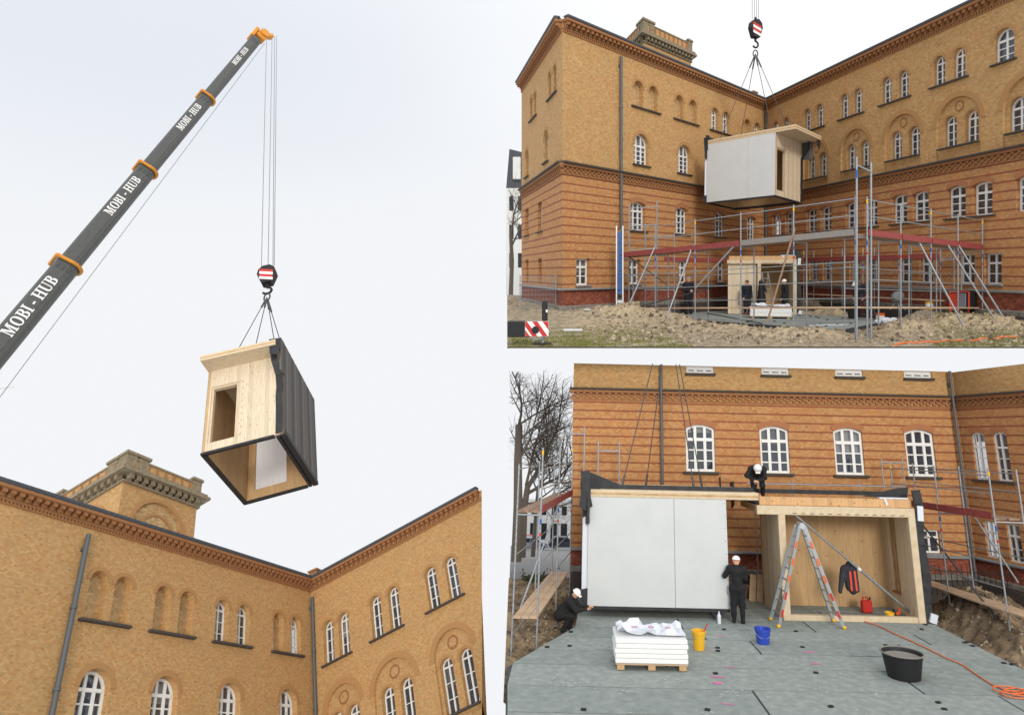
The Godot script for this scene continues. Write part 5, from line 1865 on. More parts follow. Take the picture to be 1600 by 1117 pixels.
	for w in wl:
		var bt := thing(w[3], B * at(w[0], w[1], w[2]), w[5], "bucket")
		var m := MB.new()
		m.lathe([Vector2(0.001, 0.01), Vector2(0.14, 0.0), Vector2(0.18, 0.34), Vector2(0.19, 0.35), Vector2(0.17, 0.34), Vector2(0.13, 0.03), Vector2(0.001, 0.03)], Transform3D.IDENTITY, 16)
		part("shell", m, w[4], bt)
		var lb := MB.new()
		lb.lathe([Vector2(0.162, 0.1), Vector2(0.178, 0.26)], Transform3D.IDENTITY, 16)
		if w[4] != "black": part("paper_label", lb, "white", bt)
	var sh := MB.new()
	sh.prism(PackedVector2Array([Vector2(-0.9, -0.12), Vector2(0.7, -0.2), Vector2(1.0, 0.1), Vector2(-0.1, 0.26), Vector2(-0.8, 0.15)]), Transform3D(Basis(Vector3(1, 0, 0), Vector3(0, 0, -1), Vector3(0, 1, 0)), Vector3.ZERO), 0.004, 0.02)
	solo("plastic_sheet", sh, "foil", B * at(10.1, 0.0, -25.6, 15), "white plastic sheet lying flat on the deck near its front edge", "sheet")
	for q in [[12.9, -26.2, 0.4, "crumpled white plastic bag on the deck's right corner"], [12.2, -25.4, 0.3, "white paper sack lying by the deck's right corner"], [13.4, -26.0, 0.34, "white drum of cable lying on the deck beside the sand heap"]]:
		var m := MB.new()
		var c := Vector3(0, 0.14, 0)
		for i in 7: m.cbox(c + Vector3(rng.randf_range(-1, 1) * q[2] * 0.6, rng.randf_range(-0.06, 0.08), rng.randf_range(-0.1, 0.1)), Vector3(q[2] * 0.7, 0.16, 0.24), 0.05, Basis.from_euler(Vector3(rng.randf_range(-0.4, 0.4), rng.randf() * 3, rng.randf_range(-0.4, 0.4))))
		solo("plastic_bag", m, "foil", B * at(q[0], 0.0, q[1]), q[3], "bag")
	var mx := thing("concrete_mixer", B * at(13.9, 0.5, -27.6, 30).scaled_local(Vector3.ONE * 0.72), "pale concrete mixer drum standing behind the right scaffold", "mixer")
	var dr := MB.new()
	dr.lathe([Vector2(0.001, -0.36), Vector2(0.2, -0.34), Vector2(0.36, -0.05), Vector2(0.36, 0.08), Vector2(0.2, 0.36), Vector2(0.18, 0.37)], Transform3D(Basis(Vector3(0, 0, 1), -0.9), Vector3(0, 0.75, 0)), 18)
	part("drum", dr, "ledge_zinc", mx)
	var lg := MB.new()
	for x in [-0.3, 0.3]:
		lg.tube(Vector3(x, 0, 0.3), Vector3(0, 0.6, 0), 0.03, 0.03, 6)
		lg.tube(Vector3(x, 0, -0.3), Vector3(0, 0.6, 0), 0.03, 0.03, 6)
	part("stand", lg, "galvanised", mx)
	# red steel cabinet by the right wing
	var rc := thing("generator", B * at(15.35, 0.5, -25.6, -72).scaled_local(Vector3.ONE * 0.78), "red generator cabinet with dark grille against the right wing's plinth", "generator")
	var cf := MB.new()
	cf.cbox(Vector3(0, 0.6, -0.3), Vector3(1.1, 1.1, 0.5), 0.03)
	part("housing", cf, "black", rc)
	var ff := MB.new()
	for x in [-0.55, 0.55]: ff.cbox(Vector3(x, 0.55, 0), Vector3(0.07, 1.1, 0.07), 0.015)
	ff.cbox(Vector3(0, 1.09, 0), Vector3(1.03, 0.06, 0.07), 0.015)
	ff.cbox(Vector3(-0.25, 0.55, -0.03), Vector3(0.5, 0.9, 0.03), 0.01)
	part("frame", ff, "signal_orange", rc)
	var gp := MB.new()
	gp.cbox(Vector3(0.2, 0.62, 0.0), Vector3(0.4, 0.8, 0.05), 0.02)
	part("control_panel", gp, "car_silver", rc)
	# orange hose on the ground at the right
	var hs := MB.new()
	var fn := FastNoiseLite.new()
	fn.seed = 8
	fn.frequency = 0.11
	fn.fractal_octaves = 3
	var prev := Vector3.ZERO
	for i in 40:
		var f := i / 39.0
		var x := lerpf(9.3, 14.2, f) + 0.1 * sin(f * 14.0)
		var d := lerpf(18.7, 20.6, f) + 0.12 * sin(f * 9.0)
		var p := Vector3(x, b_height(x, -d, fn) + 0.03, -d)
		if i > 0: hs.tube(prev, p, 0.03, 0.03, 6)
		prev = p
	solo("hose", hs, "cable_orange", B, "orange hose trailing over the churned ground right of the sand heaps", "hose")
	# planks and a white board on the lawn
	var wb := MB.new()
	wb.cbox(Vector3(0, 0.05, 0), Vector3(0.62, 0.05, 0.22), 0.01)
	solo("board_offcut", wb, "foil", B * at(-0.1, 0.18, -21.0, 4), "short white board lying on the lawn left of the sand heaps", "board")
	var wl2 := MB.new()
	wl2.cbox(Vector3(0, 0.05, 0), Vector3(1.2, 0.04, 0.3), 0.01)
	solo("board_offcut", wl2, "foil", B * at(0.9, 0.52, -26.3, -30), "long pale board lying at the foot of the left wing", "board")
	# ---- crane outrigger with warning board
	var ot := thing("crane_outrigger", B * at(-1.35, 0.0, -18.7), "black crane outrigger with a red and white striped warning board", "outrigger")
	var bmz := MB.new()
	bmz.cbox(Vector3(-0.28, 0.47, 0), Vector3(0.72, 0.45, 0.4), 0.02)
	part("beam", bmz, "black", ot)
	var wbz := MB.new()
	wbz.cbox(Vector3(0.22, 0.49, 0.215), Vector3(0.68, 0.44, 0.02), 0.004)
	part("warning_board", wbz, "white", ot)
	for i in 3:
		var m := MB.new()
		var x := -0.22 + i * 0.3
		var pts := PackedVector2Array([Vector2(x, 0.71), Vector2(x + 0.15, 0.71), Vector2(x + 0.46, 0.27), Vector2(x + 0.31, 0.27)])
		var lim := PackedVector2Array([Vector2(-0.115, 0.275), Vector2(0.555, 0.275), Vector2(0.555, 0.705), Vector2(-0.115, 0.705)])
		for c in Geometry2D.intersect_polygons(pts, lim):
			m.prism(c, Transform3D.IDENTITY, 0.2255, 0.2285)
		part("red_stripe", m, "red", ot)
	var lo_ := MB.new()
	lo_.prism(PackedVector2Array([Vector2(-0.115, 0.275), Vector2(0.02, 0.275), Vector2(-0.115, 0.46)]), Transform3D.IDENTITY, 0.2255, 0.2285)
	part("red_stripe", lo_, "red", ot)
	var hub := MB.new()
	hub.tube(Vector3(0.18, 0.46, 0.22), Vector3(0.18, 0.46, 0.26), 0.105, 0.105, 20)
	part("lamp_cover", hub, "black", ot)
	var pst := MB.new()
	pst.cbox(Vector3(0.44, 0.98, 0), Vector3(0.16, 0.6, 0.2), 0.02)
	part("post", pst, "black", ot)
	var stk := MB.new()
	stk.box(Vector3(0.5, 1.0, 0.104), Vector3(0.05, 0.08, 0.006))
	part("sticker", stk, "white", ot)
	var jk := MB.new()
	jk.tube(Vector3(0.38, 0.28, 0), Vector3(0.38, 0.06, 0), 0.05, 0.05, 10)
	jk.path([Vector3(0.45, 0.27, 0.1), Vector3(0.36, 0.2, 0.12), Vector3(0.12, 0.17, 0.12), Vector3(0.1, 0.1, 0.12)], 0.025)
	part("jack", jk, "galvanised", ot)
	var ft := MB.new()
	ft.cbox(Vector3(0.38, 0.04, 0), Vector3(0.5, 0.05, 0.4), 0.015)
	part("foot_plate", ft, "black", ot)
	# ---- mesh fence panels at the far left
	var fc := thing("mesh_fence", B * at(-2.4, 0.45, -27.5, 8), "thin grey mesh fence panel in front of the building's end wall", "fence")
	for x in [0.0, 1.55]:
		var m := MB.new()
		m.tube(Vector3(x, 0, 0), Vector3(x, 1.55, 0), 0.025, 0.025, 7)
		part("post", m, "galvanised", fc)
	var me := MB.new()
	for i in 26: me.tube(Vector3(i * 0.06, 0.1, 0), Vector3(i * 0.06, 1.5, 0), 0.004, 0.004, 4, false)
	for i in 8: me.tube(Vector3(0, 0.1 + i * 0.2, 0), Vector3(1.55, 0.1 + i * 0.2, 0), 0.005, 0.005, 4, false)
	stuff_part("mesh", me, "galvanised", fc)
	for x in [0.0, 1.3]:
		var m := MB.new()
		m.cbox(Vector3(x, 0.08, 0), Vector3(0.6, 0.16, 0.22), 0.03)
		part("foot_block", m, "stone", fc)
	# ---- house beyond, at the far left
	var hs2 := thing("town_house", B * at(-6.1, 0, -60), "white town house with a dark mansard roof at the far left behind the brick building", "house")
	var hw := MB.new()
	hw.box(Vector3(0.9, 4.9, 0), Vector3(2.4, 9.8, 3.0))
	part("wall", hw, "render_white", hs2)
	var hr := MB.new()
	hr.prism(PackedVector2Array([Vector2(-0.3, 9.8), Vector2(2.1, 9.8), Vector2(2.0, 12.9), Vector2(0.0, 13.4)]), Transform3D.IDENTITY, -1.4, 1.4)
	part("roof", hr, "slate", hs2)
	var hd := MB.new()
	hd.cbox(Vector3(0.7, 11.6, 1.45), Vector3(0.7, 2.0, 0.7), 0.04)
	part("dormer", hd, "render_white", hs2)
	for i in 3:
		for k in 2:
			var m := MB.new()
			m.box(Vector3(0.2 + k * 0.8, 8.4 - i * 2.6, 1.51), Vector3(0.4, 1.3, 0.04))
			part("window", m, "car_glass", hs2)
	var keep := func(p: Vector3): return p.x > -0.3 and p.x < 2.4
	bare_tree(B * at(-4.9, 0, -48), [Vector3(0, 0, 0), Vector3(0.1, 3, 0), Vector3(0, 5, 0)], 0.18, [[Vector3(0, 5, 0), Vector3(0.1, 1, 0), 2.2, 0.09], [Vector3(0.05, 4, 0), Vector3(0.4, 0.8, 0), 1.8, 0.08]], 4, keep, "small bare tree at the far left beside the brick building's end wall", 55)


func board_pallet(at_: Transform3D, w: float, d: float, h: float, label: String, group: String) -> void:
	var t := thing("board_pallet", at_, label, "pallet", group)
	for z in [-d * 0.42, 0.0, d * 0.42]:
		for x in [-w * 0.43, 0.0, w * 0.43]:
			var m := MB.new()
			m.cbox(Vector3(x, 0.045, z), Vector3(0.13, 0.085, 0.11), 0.006)
			part("pallet_block", m, "ply", t)
	for i in 5:
		var m := MB.new()
		m.box(Vector3(0, 0.1, -d * 0.44 + d * 0.22 * i), Vector3(w, 0.022, 0.1))
		part("pallet_board", m, "plank", t)
	var n := 5
	for i in n:
		var m := MB.new()
		var bh := (h - 0.13) / n
		m.cbox(Vector3(rng.randf_range(-0.015, 0.015), 0.113 + bh * (i + 0.5), rng.randf_range(-0.01, 0.01)), Vector3(w * 1.01, bh - 0.004, d * 1.02), 0.012)
		part("insulation_board", m, "white", t)
	# loose film on top, lifted in folds
	var f := MB.new()
	var nx := 14
	var fn := FastNoiseLite.new()
	fn.seed = 19
	fn.frequency = 1.1
	var hh := func(i: int, k: int) -> Vector3: return Vector3(-w * 0.47 + w * 0.97 * i / nx, h + 0.012 + maxf(0.0, fn.get_noise_2d(i * 0.35, k * 0.5) * 0.2 + (0.05 if i < 3 or k == 0 else 0.0)), -d * 0.5 + d * 0.8 * k / 6.0)
	for i in nx:
		for k in 6: f.quad(hh.call(i, k + 1), hh.call(i + 1, k + 1), hh.call(i + 1, k), hh.call(i, k))
	part("film", f, "foil", t)
	var pm := MB.new()
	for i in 3:
		var c := Vector3(-w * 0.22 + w * 0.24 * i, h + 0.1, 0.1 * d)
		for q in 10:
			var a := TAU * q / 10; var b := TAU * (q + 1) / 10
			pm.tube(c + Vector3(cos(a) * 0.05, 0.0, sin(a) * 0.05), c + Vector3(cos(b) * 0.05, 0.0, sin(b) * 0.05), 0.006, 0.006, 4, false)
	stuff_part("printed_marks", pm, "paint_pink", t)


func clods(site: Transform3D, n: int, spot: Callable, height: Callable, size: float, label: String, r_: RandomNumberGenerator) -> void:
	var mb := MB.new()
	mb.use_col = true
	for i in n:
		var p: Vector2 = spot.call()
		var y: float = height.call(p.x, p.y)
		if y < -0.3 and site == B: continue
		var s := size * (0.35 + pow(r_.randf(), 3.0) * 1.3)
		mb.col = lin(118, 104, 86).lerp(lin(182, 166, 140), r_.randf()) if r_.randf() < 0.9 else lin(90, 80, 68)
		var c := Vector3(p.x, y + s * 0.2, p.y)
		var b := Basis.from_euler(Vector3(r_.randf() * 6, r_.randf() * 6, r_.randf() * 6))
		var ax := [b.x * s * r_.randf_range(0.7, 1.2), b.y * s * r_.randf_range(0.5, 0.9), b.z * s * r_.randf_range(0.7, 1.3)]
		for sx in [-1, 1]:
			for sy in [-1, 1]:
				for sz in [-1, 1]:
					if sx * sy * sz > 0: mb.tri(c + ax[0] * sx, c + ax[1] * sy, c + ax[2] * sz)
					else: mb.tri(c + ax[0] * sx, c + ax[2] * sz, c + ax[1] * sy)
	var o := solo("soil_clods", mb, "body", site, label, "clods")
	o.set_meta("kind", "stuff")


# ---------------------------------------------------------------- site C: the deck
func c_height(x: float, z: float, fn: FastNoiseLite) -> float:
	var y := -0.32
	if x < 4.0:
		y += 0.3 * exp(-(pow((x + 1.35) / 0.7, 2) + pow((z + 16.6) / 1.6, 2))) + 0.35 * exp(-(pow((x + 0.5) / 0.5, 2) + pow((z + 18.3) / 0.8, 2)))
		y += 0.1 * smoothstep(0.0, 1.0, (-z - 18.8) / 1.5)
		y += 0.3 * smoothstep(0.0, 1.0, (-x - 0.7) / 0.6) * smoothstep(0.0, 1.0, (z + 14.4) / 1.0)
	else:
		y += 0.95 * exp(-(pow((x - 9.9) / 0.8, 2) + pow((z + 17.0) / 1.2, 2))) + 0.55 * exp(-(pow((x - 9.5) / 0.6, 2) + pow((z + 14.6) / 1.4, 2))) + 0.5 * exp(-(pow((x - 11.5) / 1.0, 2) + pow((z + 18.6) / 0.9, 2)))
	if z < -18.4: y += 0.55 * exp(-pow((x - 4.6) / 0.8, 2))
	y += fn.get_noise_2d(x * 10.0, z * 10.0) * 0.12 + fn.get_noise_2d(x * 34.0, z * 34.0) * 0.04
	return y


func soil_patch(called: String, x0: float, x1: float, z0: float, z1: float, nx: int, nz: int, left_k: float, fn: FastNoiseLite) -> void:
	var mb := MB.new()
	mb.use_col = true
	var P := []
	var K := []
	for k in nz + 1:
		var z := z0 + (z1 - z0) * k / nz
		var xa := maxf(x0, left_k * z) if left_k > 0.0 else x0
		for i in nx + 1:
			var x := xa + (x1 - xa) * i / nx
			var y := c_height(x, z, fn)
			P.append(Vector3(x, y, z))
			var s := clampf(0.5 + 0.9 * fn.get_noise_2d(x * 4.0 + 30, z * 4.0), 0, 1)
			var fine := fn.get_noise_2d(x * 30.0, z * 30.0)
			var c := lin(112, 94, 72).lerp(lin(160, 138, 108), s).lerp(lin(70, 58, 46), clampf(fine * 2.2 + 0.1, 0, 0.8))
			K.append(c)
	for k in nz:
		for i in nx:
			var a: int = k * (nx + 1) + i
			var ids := [a, a + 1, a + nx + 2, a + nx + 1]
			var n: Vector3 = (P[ids[2]] - P[ids[0]]).cross(P[ids[3]] - P[ids[1]]).normalized()
			for c in [0, 2, 1, 0, 3, 2]:
				mb.col = K[ids[c]]
				mb.put(P[ids[c]], n, Vector2.ZERO)
	structure(called, mb, "soil", C)


func site_c_ground() -> void:
	var fn := FastNoiseLite.new()
	fn.seed = 3
	fn.frequency = 0.12
	fn.fractal_octaves = 3
	soil_patch("excavated_soil", -2.6, 1.0, -11.6, -21.5, 46, 110, 0.0866, fn)
	soil_patch("excavated_soil", 1.0, 8.6, -17.4, -20.2, 70, 30, 0.0, fn)
	soil_patch("excavated_soil", 7.9, 13.4, -9.6, -20.4, 70, 120, 0.0, fn)
	var r_ := RandomNumberGenerator.new()
	r_.seed = 12
	clods(C, 700, func(): return Vector2(r_.randf_range(8.7, 11.5), r_.randf_range(-19.0, -12.5)), func(x: float, z: float): return c_height(x, z, fn), 0.045, "loose clods strewn over the soil bank right of the deck", r_)
	clods(C, 400, func(): return Vector2(r_.randf_range(-1.0, 0.1), r_.randf_range(-18.8, -14.6)), func(x: float, z: float): return c_height(x, z, fn), 0.04, "loose clods strewn over the soil left of the deck", r_)
	# street sloping away at the far left
	var st := MB.new()
	st.quad(Vector3(-1.74, -0.42, -20.4), Vector3(0.3, -0.42, -20.4), Vector3(1.2, -9.7, -92), Vector3(-7.9, -9.7, -92))
	structure("street", st, "asphalt", C)
	# the deck: dark base with sheets of grey membrane on top
	var dk := thing("foundation_deck", C, "large grey-green membrane deck in the foreground in front of the two modules", "deck")
	var bs := MB.new()
	bs.prism(PackedVector2Array([Vector2(0.1, 18.4), Vector2(8.46, 18.4), Vector2(8.46, 9.4), Vector2(-0.74, 9.4), Vector2(-1.07, 12.8), Vector2(0.5, 16.2)]), Transform3D(Basis(Vector3(1, 0, 0), Vector3(0, 0, -1), Vector3(0, 1, 0)), Vector3.ZERO), -0.5, -0.014)
	part("slab", bs, "deck_base", dk)
	var zs := [-18.4, -17.3, -16.3, -15.42, -14.68, -13.82, -12.98, -11.92, -10.84, -9.5]
	var split := [[4.4], [3.4, 6.1], [2.5, 5.4], [2.86, 7.5], [3.75, 6.8], [1.8, 6.2], [5.9], [3.05, 7.1], [2.1, 6.0]]
	for r in zs.size() - 1:
		var za: float = zs[r]
		var zb: float = zs[r + 1]
		var left := func(z: float) -> float: return (0.2 if z < -16.2 else (lerpf(-1.07, 0.5, clampf((-z - 12.8) / 3.4, 0.0, 1.0)) if z < -12.8 else lerpf(-0.74, -1.07, (-z - 9.4) / 3.4))) + 0.01
		var xs := [null]
		xs.append_array(split[r])
		xs.append(8.45)
		for i in xs.size() - 1:
			var m := MB.new()
			var a0: float = left.call(za + 0.01) if i == 0 else xs[i] + 0.02
			var a1: float = left.call(zb - 0.01) if i == 0 else xs[i] + 0.02
			var b: float = xs[i + 1] - 0.02
			m.prism(PackedVector2Array([Vector2(a0, -za - 0.019), Vector2(b, -za - 0.019), Vector2(b, -zb + 0.019), Vector2(a1, -zb + 0.019)]), Transform3D(Basis(Vector3(1, 0, 0), Vector3(0, 0, -1), Vector3(0, 1, 0)), Vector3.ZERO), -0.013, 0.0015 * ((r + i) % 3))
			part("membrane_sheet", m, "deck_membrane" if (r + i) % 2 else "deck_membrane_light", dk)
	for p in [[3.4, -15.44], [2.97, -14.12], [2.93, -13.92], [2.61, -12.65], [2.14, -11.05], [0.26, -10.95], [0.06, -14.99], [4.96, -15.42], [4.71, -14.29], [4.43, -12.8], [4.1, -11.28], [6.5, -14.54], [5.91, -11.54], [5.86, -11.28], [8.29, -14.84], [8.38, -14.9], [8.33, -14.63], [8.28, -13.57], [8.39, -13.51], [0.04, -14.03], [-0.4, -13.92], [8.2, -16.2], [7.9, -15.8]]:
		var m := MB.new()
		m.cbox(Vector3(p[0], 0.014, p[1]), Vector3(0.085, 0.026, 0.06), 0.008, Basis(Vector3.UP, rng.randf_range(-0.5, 0.5)))
		part("fixing_pad", m, "black", dk)
	for p in [[2.95, -13.0, 0.18, 0.03], [2.62, -12.5, 0.26, 0.05], [2.55, -12.2, 0.16, 0.09], [2.5, -11.3, 0.2, 0.03], [4.75, -14.0, 0.24, 0.05], [4.62, -13.3, 0.2, 0.05], [3.2, -14.9, 0.16, 0.03]]:
		var m := MB.new()
		m.box(Vector3(p[0], 0.0075, p[1]), Vector3(p[2], 0.004, p[3]), Basis(Vector3.UP, rng.randf_range(-0.3, 0.3)))
		part("spray_mark", m, "paint_pink", dk)
	# chalky scuffs: loose dust and plaster trodden into the sheets
	var sc := MB.new()
	for i in 55:
		var z := rng.randf_range(-16.0, -10.2)
		var x := rng.randf_range(-0.6, 8.0)
		if z < -13.5 and x < 0.5: continue
		var c := Vector3(x, 0.0062, z)
		for k in 3 + rng.randi() % 9:
			var o := Vector3(rng.randfn() * 0.12, 0, rng.randfn() * 0.09)
			var s := rng.randf_range(0.008, 0.035)
			var an := rng.randf() * TAU
			var pp := []
			for q in 5: pp.append(c + o + Vector3(cos(an + TAU * q / 5) * s * rng.randf_range(0.5, 1.8), 0, sin(an + TAU * q / 5) * s * rng.randf_range(0.4, 1.0)))
			for q in range(1, 4): sc.tri(pp[0], pp[q + 1], pp[q])
	stuff_part("plaster_dust", sc, "paint_white", dk)


func site_c_objects() -> void:
	# ---- left module, still on the hook just above the deck
	var mt := Transform3D(Basis(Vector3(0, 0, -1), Vector3.UP, Vector3(1, 0, 0)), Vector3(3.72, 0.22, -16.2))
	crane_module(C * mt, 2.3, 2.4, 3.3, 0.78, "white boarded timber module being lowered beside the open one", true, 0.05)
	var sl := thing("lifting_sling", C * at(2.5, 2.8, -17.4), "long lifting ropes running up from the white module's roof past the brick wall", "sling", "four-leg lifting slings")
	for e in [[Vector3(1.25, 2.8, -16.7), Vector3(2.16, 6.0, -17.6)], [Vector3(2.0, 2.8, -18.0), Vector3(2.42, 6.0, -17.6)], [Vector3(3.05, 2.8, -16.7), Vector3(2.8, 6.0, -17.6)], [Vector3(3.5, 2.8, -18.0), Vector3(2.9, 6.0, -17.6)]]:
		var m := MB.new()
		var o := Vector3(2.5, 2.8, -17.4)
		m.tube(e[0] - o, e[1] - o, 0.014, 0.014, 5)
		m.tube(e[0] - o, (e[0] as Vector3).lerp(e[1], 0.09) - o, 0.035, 0.03, 6)
		part("leg", m, "steel_wire", sl)
	# parapet of black membrane sloping up to the left, seen over the roof
	var pp := MB.new()
	pp.prism(PackedVector2Array([Vector2(0.3, 2.8), Vector2(4.42, 2.8), Vector2(4.42, 2.9), Vector2(1.2, 2.9), Vector2(0.44, 3.18), Vector2(0.3, 3.18)]), at(0, 0, -16.36), -0.06, 0.0)
	pp.prism(PackedVector2Array([Vector2(0.2, 2.4), Vector2(0.34, 2.3), Vector2(0.52, 2.42), Vector2(0.44, 2.75), Vector2(0.44, 3.22), Vector2(0.22, 3.2), Vector2(0.25, 2.8)]), at(0, 0, -16.12), -0.1, 0.0)
	solo("membrane_upstand", pp, "membrane", C, "black membrane upstand folded over the left end of the white module's roof", "membrane")
	# ---- right module
	open_module(C * at(4.98, 0.0, -16.3), 3.3, 2.3, 1.6, 0.5, "timber module with lined room open to the front, standing right of the passage")
	# ---- worker standing at the white boards, seen from behind
	var blk := lin(24, 24, 27)
	person(C, at(3.86, 0.0, -16.0, 168), 1.42, {"hl": Vector3(0.14, 0.79, 0.16), "el": Vector3(0.19, 0.68, 0.02), "er": Vector3(-0.13, 0.66, 0.02), "hr": Vector3(-0.02, 0.72, 0.15)}, blk, lin(26, 26, 29), "worker in black with a white helmet, back turned, steadying the white module's edge", true)
	# ---- worker on the roof bending over the joint
	person(C, at(4.86, 2.62, -17.5, -12), 1.42, {"pelvis": Vector3(0, 0.36, -0.1), "pl": Vector3(0.055, 0.35, -0.1), "pr": Vector3(-0.055, 0.35, -0.1), "kl": Vector3(0.08, 0.2, 0.1), "kr": Vector3(-0.08, 0.06, 0.06), "al": Vector3(0.08, 0.045, 0.0), "ar": Vector3(-0.08, 0.045, -0.16),
		"chest": Vector3(0, 0.47, 0.06), "neck": Vector3(0, 0.5, 0.15), "head": Vector3(0, 0.5, 0.23), "sl": Vector3(0.11, 0.48, 0.09), "sr": Vector3(-0.11, 0.48, 0.09), "el": Vector3(0.13, 0.33, 0.14), "er": Vector3(-0.2, 0.36, 0.12), "hl": Vector3(0.0, 0.27, 0.22), "hr": Vector3(-0.08, 0.28, 0.24), "look": Vector3(0, -0.8, 0.6)}, blk, lin(30, 32, 38), "worker in black with a white helmet kneeling on the roof over the joint", true)
	# ---- worker crouching at the left corner
	person(C, at(0.02, -0.12, -15.5, 70), 1.42, {"pelvis": Vector3(0, 0.22, -0.16), "pl": Vector3(0.055, 0.22, -0.15), "pr": Vector3(-0.055, 0.22, -0.15), "kl": Vector3(0.08, 0.3, 0.06), "kr": Vector3(-0.08, 0.24, 0.06), "al": Vector3(0.08, 0.045, -0.02), "ar": Vector3(-0.08, 0.045, -0.06),
		"chest": Vector3(0, 0.40, 0.0), "neck": Vector3(0, 0.49, 0.06), "head": Vector3(0, 0.55, 0.11), "sl": Vector3(0.1, 0.44, 0.03), "sr": Vector3(-0.1, 0.44, 0.03), "el": Vector3(0.12, 0.32, 0.16), "er": Vector3(-0.12, 0.33, 0.15), "hl": Vector3(0.07, 0.36, 0.29), "hr": Vector3(-0.06, 0.35, 0.29), "look": Vector3(0, -0.3, 1)}, blk, lin(22, 22, 25), "worker in black with a white helmet crouching at the white module's left corner", true)
	# ---- pallet, buckets, tub
	board_pallet(C * at(1.5, 0.006, -13.1, 0), 1.28, 0.78, 0.52, "stack of white insulation boards with torn film on a pallet on the foreground deck", "pallets of white boards")
	bucket(C * at(2.58, 0.006, -14.0), 0.13, 0.34, "yellow", "tall yellow bucket behind the pallet of white boards", "orange")
	bucket(C * at(3.98, 0.006, -14.5), 0.155, 0.28, "blue", "blue bucket standing alone in the middle of the deck", "")
	bucket(C * at(7.55, 0.006, -16.55), 0.1, 0.17, "yellow", "small yellow pail by the open module's sill", "")
	var tb := thing("mortar_tub", C * at(5.95, 0.006, -12.7), "round black tub of grey mortar on the right foreground deck", "tub")
	var m0 := MB.new()
	m0.lathe([Vector2(0.001, 0.01), Vector2(0.27, 0.0), Vector2(0.335, 0.36), Vector2(0.365, 0.385), Vector2(0.345, 0.395), Vector2(0.325, 0.36), Vector2(0.3, 0.2)], Transform3D.IDENTITY, 32)
	part("shell", m0, "black", tb)
	var rim := MB.new()
	for i in 32:
		var a := TAU * i / 32; var b := TAU * (i + 1) / 32
		rim.tube(Vector3(cos(a) * 0.352, 0.39, sin(a) * 0.352), Vector3(cos(b) * 0.352, 0.39, sin(b) * 0.352), 0.014, 0.014, 6, false)
	part("rim", rim, "mortar_mix", tb)
	var mo := MB.new()
	mo.lathe([Vector2(0.322, 0.325), Vector2(0.2, 0.318), Vector2(0.001, 0.322)], Transform3D.IDENTITY, 24)
	part("mortar", mo, "mortar_mix", tb)
	# ---- double ladder
	var ld := thing("step_ladder", C * at(5.4, 0.006, -16.0, 0), "tall aluminium folding ladder with orange marks before the open module", "ladder")
	for s in [-1, 1]:
		for z in [-0.2, 0.2]:
			var m := MB.new()
			m.beam(Vector3(s * 0.72, 0.03, z * 1.5), Vector3(s * 0.06, 2.1, z * 0.55), 0.035, 0.075)
			part("stile", m, "aluminium", ld)
			var ft := MB.new()
			ft.cbox(Vector3(s * 0.73, 0.03, z * 1.5), Vector3(0.08, 0.06, 0.08), 0.012)
			part("foot", ft, "yellow", ld)
		for i in 8:
			var f := (i + 1) / 9.0
			var m := MB.new()
			var x = s * lerpf(0.72, 0.06, f)
			var zz := lerpf(0.3, 0.11, f)
			m.tube(Vector3(x, 2.1 * f, -zz), Vector3(x, 2.1 * f, zz), 0.018, 0.018, 6)
			part("rung", m, "aluminium", ld)
		for i in 5:
			var f := 0.1 + i * 0.17
			var m := MB.new()
			var x = s * lerpf(0.72, 0.06, f)
			m.beam(Vector3(x, 2.07 * f, 0.325 - 0.2 * f), Vector3(x - s * 0.05, 2.07 * f + 0.15, 0.309 - 0.2 * f), 0.008, 0.05)
			part("sticker", m, "red" if i < 2 else "orange", ld)
	var hj := MB.new()
	hj.tube(Vector3(0, 2.1, -0.13), Vector3(0, 2.1, 0.13), 0.07, 0.07, 12)
	part("hinge", hj, "aluminium", ld)
	# ---- steel prop slanting across the opening
	var pr := thing("steel_prop", C * at(5.36, 2.34, -16.36), "grey steel prop slanting across the open module's front", "prop")
	var pv := Vector3(2.8, -2.2, -0.5)
	var pm := MB.new()
	pm.tube(Vector3.ZERO, pv * 0.52, 0.026, 0.026, 8)
	part("inner_tube", pm, "galvanised", pr)
	var pm2 := MB.new()
	pm2.tube(pv * 0.5, pv, 0.034, 0.034, 8)
	part("outer_tube", pm2, "galvanised", pr)
	var pt := MB.new()
	pt.tube(pv * 0.56, pv * 0.585, 0.04, 0.04, 8)
	part("paper_tag", pt, "white", pr)
	# ---- jacket hanging from the prop
	var jt := thing("work_jacket", C * at(6.74, 1.2, -16.72), "dark work jacket with bright orange stripes hanging from the steel prop", "jacket", "")
	var jb := body_mesh([[Vector3(-0.09, -0.12, 0), Vector3(0.09, -0.12, 0), 0.08, 0.08, lin(44, 46, 52)], [Vector3(0, -0.02, 0), Vector3(0, -0.1, 0), 0.05, 0.09, lin(36, 38, 44)], [Vector3(0.04, -0.15, 0), Vector3(0.07, -0.62, 0), 0.1, 0.09, lin(44, 46, 52)], [Vector3(-0.04, -0.15, 0), Vector3(-0.02, -0.55, 0), 0.09, 0.08, lin(44, 46, 52)], [Vector3(-0.13, -0.14, 0), Vector3(-0.25, -0.62, 0.02), 0.07, 0.055, lin(48, 50, 56)], [Vector3(0.14, -0.14, 0), Vector3(0.17, -0.6, 0.02), 0.065, 0.05, lin(48, 50, 56)]], 0.02, 0.04)
	part("cloth", jb, "body", jt)
	for x in [-0.01, 0.11]:
		var m := MB.new()
		m.beam(Vector3(x * 0.9, -0.16, 0.098), Vector3(x + 0.01, -0.6, 0.098), 0.045, 0.012, Vector3(0, 0, 1))
		part("orange_stripe", m, "signal_orange", jt)
